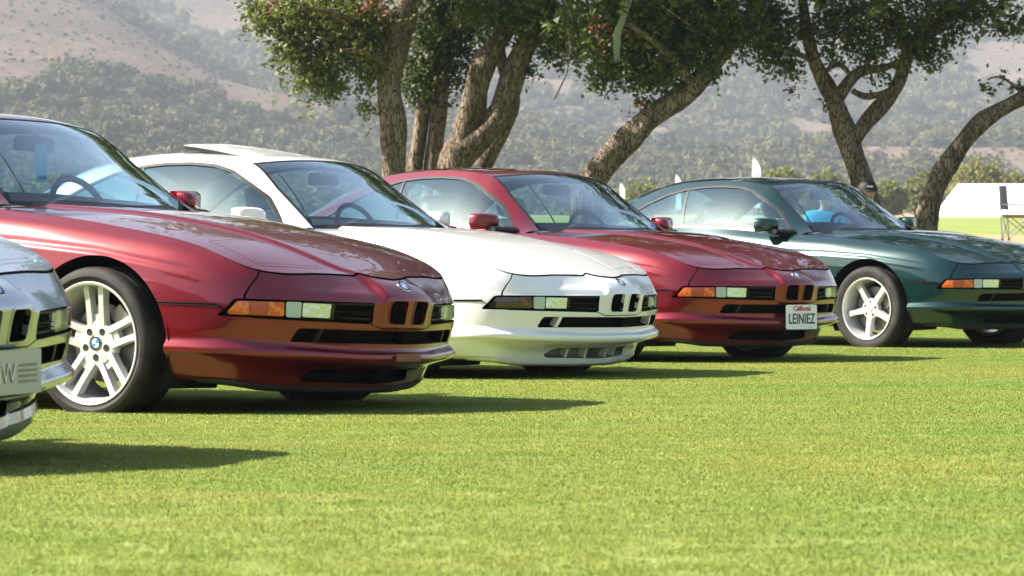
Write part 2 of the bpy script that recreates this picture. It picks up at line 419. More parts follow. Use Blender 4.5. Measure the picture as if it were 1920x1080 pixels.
    # arch lips
    def lip(p):
        b = [False] * len(p.V); 
        m = np.zeros(len(p.V), bool)
        for (xc, zc, r) in ARCH: m |= (np.abs(np.where(p.z < zc, np.abs(p.x - xc), np.hypot(p.x - xc, p.z - zc)) - r) < .0012)
        return p.walls(0, 1, keep=m, vec=np.array([0, -.028, 0]))
    for k in ('front_bumper', 'front_fender', 'quarter', 'sill'): SH[k] = SH[k] + lip(SH[k])
    # ---------------- hood, lids, trunk
    rim_poly = [(x, y) for x, y, z in rim[::2] if x > -.74]
    xs = np.linspace(-.80, .93, 190)
    Yr = RIDGE(xs)
    wv = np.concatenate([np.linspace(0, 1, 9)[:-1], np.linspace(1, 2, 6)[:-1], np.linspace(2, 3, 26)])
    P = np.zeros((len(xs), len(wv), 3))
    for i, x in enumerate(xs):
        y = np.interp(wv, [0, 1, 2, 3], [0, Yr[i], Yr[i] + .026, .80]); P[i, :, 0] = x; P[i, :, 1] = y; P[i, :, 2] = HZ(np.full_like(y, x), y)
    hd = grid_patch(P, P[..., 0], P[..., 1])
    if hd.V[100, 5] < 0: hd = grid_patch(P, P[..., 0], P[..., 1], flip=True)
    poly = [(rim_poly[0][0], -.3)] + rim_poly + [(-.90, rim_poly[-1][1]), (-.90, -.3)]
    hd, _ = hd.split(sdf_poly(hd.x, hd.y, poly) + np.where(hd.x > .72, .0065, .0030))
    base = lambda p: p.x - (-.50 - .235 * (p.y / .61)**2)              # rear edge of the hood follows the windscreen foot
    cowl, hd = hd.split(base(hd) + .0 + .0)
    cowl, _ = cowl.split(-(cowl.x + .79))
    SH['cowl'] = cowl.moved(-.012)
    # the hood's leading edge stands a little proud of the nose panel, with a black strip added under it as the gap's shadow
    dd = np.abs(sdf_poly(hd.x, hd.y, poly)); hd.V[:, 2] += .0065 * np.exp(-(dd / .05)**2) * np.clip((hd.x - .60) / .10, 0, 1)
    edge = (dd < .012) & (hd.x > .60); SH['hood_seal'] = hd.walls(-.0005, 1, keep=edge, vec=np.array([.0, 0, -.020]))
    lid = [(.405, .33), (.405, .625), (.665, .605), (.745, .275)]
    lid = rounded(lid, .018)
    def lid_edge(p): return sdf_poly(p.x, p.y, lid)
    lidp, hd = seam2(hd, lid_edge, GAP * .8)
    slot, hd = hd.split(sdf_poly(hd.x, hd.y, rounded([(-.47, -.02), (-.50, -.02), (-.56, .33), (-.535, .34)], .01)))
    SH['slot'] = slot.moved(-.02) + slot.walls(-.02, 0)
    SH['lid'] = lidp; SH['hood'] = hd
    SH['hood_liner'] = Patch((hd + lidp).V, (hd + lidp).F).moved(-.03)  # black sheet added under the hood to stop light showing in the gaps
    SH['seams'] = seams
    rp = [(x, y) for x, y, z in rim if x < -3.0]
    xs = np.linspace(-3.75, -2.95, 50); P = np.zeros((50, 30, 3))
    for i, x in enumerate(xs):
        y = np.linspace(0, .80, 30); P[i, :, 0] = x; P[i, :, 1] = y
        P[i, :, 2] = np.interp(x, [-3.8, -3.66, -3.0], [.94, .965, .99]) - .045 * (y / .75)**2.5
    tk = grid_patch(P, P[..., 0], P[..., 1])
    if tk.V[100, 5] < 0: tk = grid_patch(P, P[..., 0], P[..., 1], flip=True)
    tk, _ = tk.split(sdf_poly(tk.x, tk.y, [(-2.9, -.3), (-2.9, .76)] + rp + [(rp[-1][0], -.3)]) + .003)
    SH['trunk_lid'] = tk
    # ---------------- glasshouse
    rail = pchip([-3.2, -3.0, -2.75, -2.5, -2.25, -2.0, -1.7, -1.4, -1.213, -.96, -.73, -.68][::1], np.array([(.66, .965), (.635, 1.0), (.595, 1.095), (.562, 1.20), (.545, 1.275), (.54, 1.306), (.54, 1.312), (.537, 1.295), (.525, 1.257), (.571, 1.085), (.615, .920), (.628, .885)]))
    belt = pchip([-3.2, -2.7, -2.3, -1.7, -1.2, -.73, -.60], np.array([(.745, .955), (.765, .960), (.785, .957), (.798, .945), (.79, .912), (.772, .872), (.765, .862)]))
    top = spline([-3.2, -3.0, -2.82, -2.62, -2.45, -2.2, -1.9, -1.6, -1.34, -1.14, -.95, -.75, -.50], [1.02, 1.145, 1.235, 1.298, 1.328, 1.345, 1.347, 1.335, 1.315, 1.286, 1.178, 1.057, .887])
    xs = np.linspace(-3.15, -.68, 180); tv = np.linspace(0, 1, 40)
    P = np.zeros((len(xs), len(tv), 3))
    for i, x in enumerate(xs):
        b, r = belt(x), rail(x); L = np.linalg.norm(r - b); n = np.array([r[1] - b[1], -(r[0] - b[0])]) / max(L, 1e-6)
        q = b + (r - b) * tv[:, None] + n * (.055 * L * 4 * tv * (1 - tv))[:, None]
        P[i, :, 0] = x; P[i, :, 1] = q[:, 0]; P[i, :, 2] = q[:, 1]
    sd = grid_patch(P, P[..., 0], P[..., 2])
    if sd.V[len(sd.V) // 2, 4] < 0: sd = grid_patch(P, P[..., 0], P[..., 2], flip=True)
    DLO = [(-.79, .896), (-.99, 1.065), (-1.15, 1.152), (-1.29, 1.220), (-1.42, 1.255), (-1.60, 1.271), (-1.80, 1.272), (-1.98, 1.258), (-2.16, 1.222), (-2.34, 1.155), (-2.52, 1.068), (-2.68, .992), (-2.66, .972), (-2.3, .973), (-1.7, .962), (-1.2, .929)]
    g = lambda p: sdf_poly(p.x, p.z, rounded(DLO, .02, 3))
    ins, body = sd.split(g(sd))
    gl, rim_s = ins.split(g(ins) + .016)
    SH['window_trim'] = rim_s.moved(.002) + rim_s.walls(-.004, .002)
    bl = lambda p: (p.x + 1.861 + (p.z - .955) * .332) * .95
    a, bq = gl.split(-(bl(gl) - .008)); qg, bs = bq.split(bl(bq) + .008)
    SH['door_glass'], SH['quarter_glass'], SH['divider'] = a.moved(-.004), qg.moved(-.004), bs.moved(.001)
    xs = np.concatenate([np.linspace(-3.18, -2.4, 45), np.linspace(-2.38, -1.25, 50), np.linspace(-1.235, -.505, 70)]); wv = np.linspace(0, 1, 36)
    P = np.zeros((len(xs), len(wv), 3))
    for i, x in enumerate(xs):
        if x < -.735: yr_, zr = rail(x)
        else: yr_ = .615 * math.sqrt(max(0.0, (-x - .50) / .235)); zr = float(HZ(np.array(x), np.array(yr_))) 
        y = yr_ * np.sin(wv * math.pi / 2); z = zr + (float(top(x)) - zr) * (1 - (wv * 0 + np.sin(wv * math.pi / 2))**2.3)
        P[i, :, 0] = x; P[i, :, 1] = y; P[i, :, 2] = z
    tp = grid_patch(P, P[..., 0], wv[None, :] + 0 * P[..., 0])
    if tp.V[len(tp.V) // 2, 5] < 0: tp = grid_patch(P, P[..., 0], wv[None, :] + 0 * P[..., 0], flip=True)
    head = lambda p: (p.x + 1.14 + .075 * (p.y / .52)**2) * .8           # header of the windscreen
    roof, ws = tp.split(head(tp))
    # border of the windscreen: distance to the pillar, header and foot
    def brd(p):
        yr_ = np.where(p.x < -.735, rail(p.x)[:, 0], .615)
        side = (yr_ - p.y); foot = (-.50 - .235 * (p.y / .615)**2 - p.x) * 1.1
        return np.minimum(np.minimum(side - .020, head(p) - .012), foot - .030)
    seal, wg = ws.split(brd(ws))
    SH['windshield'], SH['windshield_seal'] = wg.moved(-.002), seal
    rearw, roof = roof.split(roof.x + 2.60 + .05 * (roof.y / .55)**2)
    rs, rg = rearw.split(np.minimum(np.minimum((rail(rearw.x)[:, 0] - rearw.y) - .05, -(rearw.x + 2.63)), rearw.x + 3.13))
    SH['rear_window'], SH['rear_window_seal'] = rg.moved(-.003), rs
    sun = rounded([(-1.42, -.2), (-1.42, .40), (-1.86, .40), (-1.86, -.2)], .05)
    panel, roof = roof.split(sdf_poly(roof.x, roof.y, sun) + .003)
    sg, roof = roof.split(sdf_poly(roof.x, roof.y, sun))
    SH['roof'] = roof; SH['pillar'] = body; SH['sunroof'] = panel; SH['sun_gap'] = sg.moved(-.012)
    SH['rim'] = rim
    SH['P'] = (outl, tab, ang, s_at)
    return SH

def seam2(p, g, gap):
    """cut out a lid: (inside, outside) with a recessed slit between, the slit going with the outside"""
    a, r = p.split(g(p) + gap); b_, c = r.split(g(r) - gap)
    V = b_.moved(-.004); 
    return a, c + V + b_.walls(-.004, 0)
SH = build_shapes()
# ---------------------------------------------------------------- car materials
BLK = mat('black_plastic', (.009, .009, .010), .5, spec=.3)
RUB = mat('rubber_seal', (.010, .010, .011), .55)
GAPM = mat('matt_black_rubber', (.004, .004, .004), .95, spec=.08)  # near-black that puts the shade of gaps and recesses into the colour
CHR = mat('chrome', (.85, .86, .88), .08, 1.0)
TYR = mat('tyre_rubber', (.014, .013, .012), .7, spec=.3, noise=(9, (.040, .035, .030), 5, .45, .75), bump=(240, .5, .003))
WHL = mat('wheel_paint', (.52, .52, .515), .32, .25, coat=.5)
DSC = mat('brake_steel', (.22, .21, .20), .4, .9)
ORG = mat('amber_lens', (.62, .075, .002), .15, coat=.7, noise=(30, (.80, .20, .006), 2, .46, .62), bump=(130, .5, .004))
ORGD = mat('deep_amber_lens', (.42, .040, .001), .12, coat=.8, bump=(90, .4, .004))
ORGS = mat('smoked_lens', (.030, .017, .012), .10, coat=1, noise=(22, (.42, .08, .008), 1, .60, .74))
REF = mat('lamp_reflector', (.80, .81, .80), .12, .75, bump=(38, .6, .012))
RIB = mat('ribbed_lens', (.52, .56, .55), .22, .35, bump=(160, .7, .004))
INTR = mat('cabin_trim', (.085, .09, .10), .7)
LEA = mat('light_leather', (.34, .32, .29), .55, bump=(60, .2, .003))
GRYL = mat('grey_leather', (.11, .115, .125), .55, bump=(60, .2, .003))
BLUE = mat('badge_blue', (.02, .20, .55), .3, coat=1); WHT = mat('badge_white', (.82, .83, .84), .3, coat=1)
TAGM = mat('cyan_card', (.05, .52, .68), .5)
GLS = glass('windscreen_glass', (.74, .89, .91), 1.2); GLS2 = glass('side_glass', (.62, .85, .90), 1.25, sky_tint=(.66, .90, 1.0)); LNS = glass('clear_lens', (.93, .96, .95), .4)
PLW = mat('plate_white', (.78, .80, .80), .4); PLB = mat('plate_blue_black', (.012, .016, .035), .5); PLR = mat('plate_red', (.55, .03, .04), .5)

ME = {}
def cached(key, fn):
    if key not in ME: ME[key] = fn()
    return ME[key]
def text_mesh(name, body, size, ext=.0005, shear=0, bold=0.0, spacing=1.0):
    cu = bpy.data.curves.new(name, 'FONT'); cu.body = body; cu.size = size; cu.extrude = ext; cu.shear = shear; cu.offset = bold
    cu.align_x = 'CENTER'; cu.align_y = 'CENTER'; cu.space_character = spacing; cu.resolution_u = 3
    o = bpy.data.objects.new(name, cu); C.objects.link(o); dg = bpy.context.evaluated_depsgraph_get()
    me = bpy.data.meshes.new_from_object(o.evaluated_get(dg)); me.name = name; bpy.data.objects.remove(o); bpy.data.curves.remove(cu)
    me.materials.clear(); return me

def roundel(name, r):
    """quartered blue and white disc in a black band with a chrome rim, facing +Z"""
    b = MB(); n = 40
    ring = lambda q, z: [(q * math.cos(2*math.pi*i/n), q * math.sin(2*math.pi*i/n), z) for i in range(n)]
    def band(q0, z0, q1, z1, mi): b.add(ring(q0, z0) + ring(q1, z1), [(i, (i+1) % n, n + (i+1) % n, n + i) for i in range(n)], mi)
    band(r, -.004, r, .001, 0); band(r, .001, r * .94, .0022, 0); band(r * .94, .0022, r * .66, .0024, 1); band(r * .66, .0024, r * .60, .0026, 0)
    for k in range(4):
        vs = [(0, 0, .003)] + [(r * .6 * math.cos(math.pi/2*k + math.pi/20*i), r * .6 * math.sin(math.pi/2*k + math.pi/20*i), .0026) for i in range(11)]
        b.add(vs, [(0, i, i + 1) for i in range(1, 11)], 2 + k % 2)
    return b.mesh(name, angle=30)

# ---------------------------------------------------------------- wheels: axis along Y, outer face towards -Y
def tyre_mesh(rin):
    pr = [(rin - .004, -.090), (rin + .006, -.108), ((rin + .318) / 2 - .008, -.1195), (.295, -.117), (.308, -.108), (.3145, -.096), (.317, -.082)]
    tread = []
    for k in range(4):
        y = -.060 + k * .040; tread += [(.3178, y - .004), (.311, y - .003), (.311, y + .003), (.3178, y + .004)]
    pr = pr + tread + [(a, -b) for a, b in pr[::-1]]
    b = MB().lathe(pr, 72)
    for i in range(0):
        M = Matrix.Rotation(2 * math.pi * i / 54, 4, 'Y')
        for sgn in (-1, 1): b.box((.3125, sgn * .089 - .0135, -.0115), (.3187, sgn * .089 + .0135, .0115), M)
    return b.mesh('tyre', angle=35)
def bar(b, a0, a1, ring, mi=0):
    """a spoke: cross-sections given as (radius, half width, y front, y back, side shift) along direction a0"""
    vs = []
    for (r, hw, yf, yb, sh) in ring:
        for (t, y) in ((-hw, yb), (-hw * .82, yf), (hw * .82, yf), (hw, yb)): vs.append((r, y, t + sh))
    M = Matrix.Rotation(a0, 4, 'Y'); n = len(ring)
    fs = [(4*i + j, 4*i + (j+1) % 4, 4*i + 4 + (j+1) % 4, 4*i + 4 + j) for i in range(n - 1) for j in range(4)] + [(0, 1, 2, 3), (4*n - 4, 4*n - 1, 4*n - 2, 4*n - 3)]
    b.add([M @ Vector(v) for v in vs], fs, mi)
def rim_twin():
    b = MB(); b.lathe([(.2435, -.100), (.2475, -.112), (.2440, -.1150), (.2360, -.112), (.2310, -.100), (.2280, -.070), (.2180, -.055), (.2120, .02), (.2100, .09), (.2350, .110)], 72)
    b.lathe([(.0, -.066), (.034, -.067), (.0345, -.070), (.060, -.0715), (.088, -.068), (.094, -.055), (.09, -.02)], 60)
    for k in range(5):
        a = 2 * math.pi * k / 5 + R(54)
        for sg in (-1, 1):
            bar(b, a, 0, [(.060, .0175, -.069, -.03, sg * .030), (.11, .0155, -.074, -.040, sg * .0315), (.17, .0150, -.080, -.046, sg * .034), (.231, .0175, -.088, -.05, sg * .039)])
        M = Matrix.Rotation(a, 4, 'Y'); b.box((.08, -.064, -.02), (.118, -.03, .02), M)
    me = b.mesh('rim', angle=32); me.transform(Matrix.Diagonal((1.035, 1, 1.035, 1))); return me
def rim_star():
    b = MB(); b.lathe([(.2265, -.104), (.2310, -.114), (.2275, -.1170), (.2190, -.114), (.2130, -.100), (.2080, -.062), (.2030, -.050), (.2, .02), (.198, .09), (.222, .110)], 72)
    b.lathe([(.0, -.070), (.030, -.071), (.0305, -.0735), (.058, -.0725), (.073, -.068), (.078, -.05), (.07, -.02)], 60)
    for k in range(5):
        bar(b, 2 * math.pi * k / 5 + R(96), 0, [(.045, .032, -.069, -.03, 0), (.085, .0265, -.074, -.036, 0), (.14, .0225, -.079, -.044, 0), (.188, .0245, -.083, -.05, 0), (.212, .036, -.082, -.052, 0)])
    return b.mesh('rim', angle=32)
def lugs(r, rad, y):
    b = MB(); M = Matrix.Translation((r, 0, 0)); b.lathe([(0, y + .0004), (rad * .5, y), (rad, y - .0006), (rad, y + .01)], 14, M)
    return b.mesh('bolt_hole')
def make_wheel(root, x, y, style, body=None):
    side = -1 if y < 0 else 1
    w_ = ob('wheel', cached(('rim', style), rim_twin if style == 'twin' else rim_star), WHL, root, (x, y, .3165), (0, R(rnd.uniform(-8, 8)) if side > 0 else 0, 0 if side < 0 else math.pi))
    ob('tyre', cached(('tyre', style), lambda: tyre_mesh(.2520 if style == 'twin' else .2265)), TYR, w_)
    for k in range(5): ob('bolt_hole', cached(('lug', style), lambda: lugs(.058, .0145, -.0722) if style == 'twin' else lugs(.050, .0090, -.0738)), BLK, w_, rot=(0, 2 * math.pi * k / 5 + R(18 if style == 'twin' else 60), 0))
    if style == 'twin':
        ob('hub_cap', cached('cap', lambda: roundel('hub_cap', .031)), None, w_, (0, -.0705, 0), (R(90), 0, 0), mats=[CHR, BLK, BLUE, WHT])
    else:
        ob('hub_cap', cached('cap2', lambda: MB().lathe([(0, -.0765), (.012, -.0762), (.013, -.0745), (.022, -.0745), (.026, -.072)], 30).mesh('hub_cap')), WHL, w_)
    ob('brake_disc', cached('disc', lambda: MB().lathe([(.06, -.012), (.163, -.012), (.163, .012), (.06, .012)], 48, closed=True).mesh('brake_disc')), DSC, w_)
    def cal():
        b = MB(); M = Matrix.Rotation(R(-35), 4, 'Y'); pl = [(.105, -.07), (.175, -.075), (.188, 0), (.175, .075), (.105, .07), (.115, 0)]
        b.prism(pl, -.036, .04, M); return b.mesh('brake_caliper')
    ob('brake_caliper', cached('cal', cal), DSC, w_)
    return w_

def seat_mesh():
    b = MB()
    def pad(rings):      # rounded pads from cross-sections: (centre x, z, half depth, half width)
        vs = []; n = 16
        for (x, z, dx, hw) in rings:
            for j in range(n):
                a = 2*math.pi*j/n; ca, sa = math.cos(a), math.sin(a)
                vs.append((x + dx * abs(ca)**.6 * (1 if ca > 0 else -1), hw * abs(sa)**.5 * (1 if sa > 0 else -1), z))
        k = len(rings); b.add(vs, [(i*n+j, i*n+(j+1) % n, (i+1)*n+(j+1) % n, (i+1)*n+j) for i in range(k-1) for j in range(n)] + [tuple(range(n))[::-1], tuple((k-1)*n+j for j in range(n))])
    pad([(-1.62, .50, .06, .22), (-1.66, .58, .085, .25), (-1.75, .78, .08, .25), (-1.83, .93, .065, .225), (-1.86, .99, .045, .17), (-1.865, 1.005, .02, .12)])
    pad([(-1.40, .42, .24, .24), (-1.40, .47, .27, .26), (-1.39, .53, .26, .25), (-1.39, .55, .22, .20)])
    return b.mesh('seat', angle=60)
def head_mesh():
    b = MB(); n = 16; vs = []; rings = [(-1.875, 1.015, .02, .08), (-1.875, 1.03, .045, .125), (-1.885, 1.09, .05, .135), (-1.895, 1.135, .04, .12), (-1.897, 1.15, .015, .08)]
    for (x, z, dx, hw) in rings:
        for j in range(n):
            a = 2*math.pi*j/n; ca, sa = math.cos(a), math.sin(a); vs.append((x + dx * abs(ca)**.7 * (1 if ca > 0 else -1), hw * abs(sa)**.6 * (1 if sa > 0 else -1), z))
    k = len(rings); b.add(vs, [(i*n+j, i*n+(j+1) % n, (i+1)*n+(j+1) % n, (i+1)*n+j) for i in range(k-1) for j in range(n)] + [tuple(range(n))[::-1], tuple((k-1)*n+j for j in range(n))])
    b.box((-1.88, -.05, .96), (-1.87, -.04, 1.03)); b.box((-1.88, .04, .96), (-1.87, .05, 1.03))
    return b.mesh('headrest', angle=60)
def dash_mesh():
    b = MB(); ys = np.linspace(-.70, .70, 29); vs = []
    prof = lambda y: [(-.60, .70), (-.60, .875), (-.70, .893), (-.86, .900 + (.035 if .17 < y < .55 else 0) * min(1, (y - .17) / .06, (.55 - y) / .06)), (-.98, .885 + (.03 if .17 < y < .55 else 0) * min(1, max(0, (y - .17) / .06), max(0, (.55 - y) / .06))), (-1.02, .82), (-1.0, .62)]
    for y in ys: vs += [(x - .06 * (y / .7)**2, y, z) for x, z in prof(y)]
    n = 7; b.add(vs, [(i*n+j, i*n+j+1, (i+1)*n+j+1, (i+1)*n+j) for i in range(28) for j in range(n - 1)]); return b.mesh('dashboard', angle=50)
def steer_mesh():
    b = MB(); M = Matrix.Translation((-1.13, .355, .865)) @ Matrix.Rotation(R(-24), 4, 'Y')
    c = [M @ Vector((0, .185 * math.cos(t), .185 * math.sin(t))) for t in np.linspace(0, 2*math.pi, 41)]
    b.tube(c, .0155, 10, cap=False)
    for t in (R(-90), R(0), R(180)):
        b.tube([M @ Vector((0, .03 * math.cos(t), .03 * math.sin(t))), M @ Vector((0, .18 * math.cos(t), .18 * math.sin(t)))], .014, 8)
    b.lathe([(0, -.03), (.055, -.025), (.07, .0), (.05, .04), (.03, .16)], 20, M @ Matrix.Rotation(R(90), 4, 'Z')); return b.mesh('steering_wheel', angle=50)
def mirror_shell():
    """door mirror on the car's left; outline pointing forward, glass to the rear"""
    b = MB(); n = 20; vs = []; rings = [(-.880, .040, .022), (-.888, .068, .040), (-.905, .083, .050), (-.935, .088, .054), (-.955, .090, .055)]
    for (x, hw, hh) in rings:
        for j in range(n):
            a = 2*math.pi*j/n; ca, sa = math.cos(a), math.sin(a); vs.append((x - .025 * ca, .885 + hw * abs(ca)**.45 * (1 if ca > 0 else -1), .948 + hh * abs(sa)**.5 * (1 if sa > 0 else -1)))
    k = len(rings); b.add(vs, [(i*n+j, i*n+(j+1) % n, (i+1)*n+(j+1) % n, (i+1)*n+j) for i in range(k-1) for j in range(n)] + [tuple(range(n))[::-1], tuple((k-1)*n+j for j in range(n))])
    return b.mesh('mirror_shell', angle=50)
def mirror_foot():
    b = MB(); vs = []; n = 12; rings = [(.765, -.80, .075, .030), (.80, -.825, .06, .026), (.86, -.85, .05, .024), (.90, -.86, .045, .02)]
    for (y, x, hx, hz) in rings:
        for j in range(n): a = 2*math.pi*j/n; vs.append((x + hx * math.cos(a), y, .885 + (y - .765) * .08 + hz * math.sin(a)))
    k = len(rings); b.add(vs, [(i*n+j, i*n+(j+1) % n, (i+1)*n+(j+1) % n, (i+1)*n+j) for i in range(k-1) for j in range(n)] + [tuple(range(n))[::-1], tuple((k-1)*n+j for j in range(n))])
    return b.mesh('mirror_foot', angle=50)

def flip(me_fn):
    """mirrored copy of a mesh to the other side of the car"""
    def f():
        me = me_fn().copy()
        for v in me.vertices: v.co.y *= -1
        me.flip_normals(); return me
    return f

def make_car(name, pose, pm, label, wheels='twin', amber=True, leather=None, plate=None, sun_up=0.0, lowkit=False):
    X, Y, yaw, lift, pit, rol = pose; t = R(yaw)
    gx, gy = GX, GY
    F = Vector((math.sin(t), -math.cos(t), gx * math.sin(t) - gy * math.cos(t))).normalized(); L = Vector((math.cos(t), math.sin(t), gx * math.cos(t) + gy * math.sin(t))).normalized(); Uv = F.cross(L).normalized()
    root = empty(name, (X, Y, gx * X + gy * (Y - 13)))
    M = Matrix((F, L, Uv)).transposed(); root.rotation_euler = M.to_euler()
    tag(root, label, 'car', 'coupes parked in a row on the lawn')
    ROT = (rol, -pit, 0); LOC = (0, 0, lift)
    def part(nm, key, fn, m=None, parent=root, mats=None, sub=False):
        me = cached(key, fn); return ob(nm, me, m, parent, *((None, None) if parent is not root else (LOC, ROT)), mats=mats)
    def both(nm, key, patch, m, parent=None):
        a = part(nm, (key, 'l'), lambda: patch.mesh(nm), m); b_ = part(nm, (key, 'r'), lambda: patch.mirror().mesh(nm), m); return a, b_
    def mid(nm, key, patch, m): return part(nm, key, lambda: patch.both().mesh(nm), m)
    # painted panels
    bumper = mid('front_bumper', 'bumper', SH['front_bumper'], pm); nose = mid('nose_panel', 'nose', SH['nose_panel'], pm); hood = mid('hood', 'hood', SH['hood'], pm)
    both('headlamp_cover', 'lid', SH['lid'], pm)
    both('front_fender', 'fender', SH['front_fender'], pm); doors = both('door', 'door', SH['door'], pm)
    both('rear_quarter', 'quarter', SH['quarter'], pm); both('sill', 'sill', SH['sill'], pm)
    mid('rear_bumper', 'rbump', SH['rear_bumper'], pm); mid('trunk_lid', 'trunk', SH['trunk_lid'], pm)
    roof = mid('roof', 'roof', SH['roof'], pm); both('window_pillar', 'pillar', SH['pillar'], pm)
    sr = mid('sunroof_panel', 'sunroof', SH['sunroof'], pm)
    if sun_up:
        piv = Vector((-1.42, 0, 1.335)); Mm = Matrix.Translation(piv) @ Matrix.Rotation(sun_up, 4, 'Y') @ Matrix.Translation(-piv)
        sr.matrix_local = Matrix.LocRotScale(LOC, __import__('mathutils').Euler(ROT).to_quaternion(), None) @ Mm
        def under(): 
            p = SH['sunroof'].both(); q = p.walls(-.022, 0); p2 = p.moved(-.022); return (q + p2).mesh('sunroof_lining')
        ob('lining', cached('sr_under', under), BLK, sr)
    mid('cowl_panel', 'cowl', SH['cowl'], BLK); mid('hood_lining', 'liner', SH['hood_liner'], GAPM); mid('panel_seam', 'seams', SH['seams'], GAPM)
    mid('hood_seal', 'hseal', SH['hood_seal'], GAPM)
    mid('sunroof_seal', 'sungap', SH['sun_gap'], RUB); mid('cowl_vent', 'slot', SH['slot'], BLK)
    for i, q in enumerate(SH['trim_pieces']): both('side_trim_strip', ('trim', i), q, BLK)
    # glass
    mid('windshield', 'ws', SH['windshield'], GLS); mid('windshield_seal', 'wss', SH['windshield_seal'], RUB)
    mid('rear_window', 'rw', SH['rear_window'], GLS2); mid('rear_window_seal', 'rws', SH['rear_window_seal'], RUB)
    both('door_window', 'dg', SH['door_glass'], GLS2); both('quarter_window', 'qg', SH['quarter_glass'], GLS2)
    both('window_trim', 'wt', SH['window_trim'], RUB); both('window_divider', 'wd', SH['divider'], RUB)
    # lamps
    lp = SH['lamp']
    both('lamp_housing', 'lh', lp.moved(-.028) + lp.walls(-.028, 0), GAPM)
    LAMP = [(.790, .443), (.752, .517), (.212, .511), (.206, .426), (.60, .438)]
    def sub(y0, y1, ins, d0, d1, flat=False):
        g = np.maximum(sdf_poly(lp.y, lp.z, LAMP) + ins, np.maximum(y0 - lp.y, lp.y - y1)); q, _ = lp.split(g); return q.moved(d1) + q.walls(d0, d1)
    il = both('indicator_lamp', 'ind', sub(.606, .768, .009, -.025, -.006), ORGD if amber else ORGS)
    for nm_, y0_, y1_, m_ in (('outer_lens', .718, .768, ORG), ('bulb_lens', .668, .712, ORGD), ('inner_lens', .607, .662, ORG)):
        q_ = sub(y0_, y1_, .0105, -.006, -.002)
        for i, o in enumerate(il): ob(nm_, cached((nm_, i), lambda: (q_ if i == 0 else q_.mirror()).mesh(nm_)), m_ if amber else ORGS, o)
    fg = both('fog_lamp', 'fog', sub(.395, .598, .007, -.025, -.003), LNS)
    rf = sub(.402, .526, .010, -.028, -.018); rb_ = sub(.537, .598, .007, -.025, -.008)
    for i, o in enumerate(fg):
        ob('reflector', cached(('rf', i), lambda: (rf if i == 0 else rf.mirror()).mesh('reflector')), REF, o)
        ob('ribbed_lens', cached(('rb', i), lambda: (rb_ if i == 0 else rb_.mirror()).mesh('ribbed_lens')), RIB, o)
    slat = Patch(np.zeros((0, 8)), [])
    for k in range(5):
        z0 = .4435 + k * .0148; g = np.maximum(np.maximum(.214 - lp.y, lp.y - .388), np.abs(lp.z - z0) - .0036); q, _ = lp.split(g); slat = slat + q.moved(-.004) + q.walls(-.02, -.004)
    both('lamp_grille', 'lg', slat, BLK)
    # kidneys
    kd = SH['kid']; KID = rounded([(.020, .418), (.0225, .526), (.137, .525), (.131, .419)], [.014, .02, .03, .028])
    inn, ring = kd.split(sdf_poly(kd.y, kd.z, KID) + .0052)
    kg = both('kidney_grille', 'kring', ring.moved(.003) + ring.walls(-.02, .003), pm)
    lin = inn.walls(-.028, .0035)
    for i, o in enumerate(kg): ob('chrome_liner', cached(('kl', i), lambda: (lin if i == 0 else lin.mirror()).mesh('chrome_liner')), CHR, o)
    bars = Patch(np.zeros((0, 8)), [])
    for k in range(8):
        y0 = .037 + k * .0118; q, _ = inn.split(np.abs(inn.y - y0) - .0026); bars = bars + q.moved(-.012) + q.walls(-.034, -.012)
    back = inn.moved(-.034)
    for i, o in enumerate(kg):
        ob('grille_bars', cached(('kb', i), lambda: ((bars + back) if i == 0 else (bars + back).mirror()).mesh('grille_bars')), GAPM, o)
    # lower intake and duct
    it = SH['int']; mid('lower_intake', 'intake', it.moved(-.05) + it.walls(-.05, 0), GAPM)
    q, _ = it.split(np.abs(it.y - .445 + (it.z - .36) * .25) - .010); both('intake_divider', 'idiv', q.moved(-.004) + q.walls(-.05, -.004), pm if lowkit else BLK)
    du = SH['duct']; mid('spoiler_duct', 'duct', du.moved(-.06) + du.walls(-.06, 0), GAPM if not lowkit else mat('duct_grey', (.20, .20, .20), .7))  # on the burgundy cars the black opening stands for undercut shade
    for y0 in ((.10, .235) if lowkit else ()):
        q, _ = du.split(np.abs(du.y - y0) - .006); both('duct_fin', ('fin', y0), q.moved(-.012) + q.walls(-.06, -.012), pm)
    def lipm():
        bo = SH['front_bumper']; q, _ = bo.split(np.where((bo.v > .55) & (bo.v < 2.15) & (bo.u < 1.05), -1, 1)); return (q.moved(.006)).both().mesh('spoiler_lip')
    part('spoiler_lip', 'lip', lipm, pm if lowkit else mat('satin_lip', (.035, .036, .04), .35))
    if plate == 'silver':
        def deep():
            bo = SH['front_bumper']; q, _ = bo.split(np.where((bo.v > .55) & (bo.v < 2.6) & (bo.u < 1.05), -1, 1)); q = q.moved(.008); lo = Patch(q.V.copy(), q.F); lo.V[:, 2] -= .034; lo.V[:, 0] += .004
            return (lo + lo.walls(0, 1, vec=np.array([-.004, 0, .034]))).both().mesh('front_lip')
        part('front_lip', 'deep_lip', deep, pm)
    # badge, emblem
    ob('emblem', cached('emb', lambda: roundel('emblem', .033)), None, nose, (.953, 0, .583), (0, R(38), 0), mats=[CHR, BLK, BLUE, WHT])
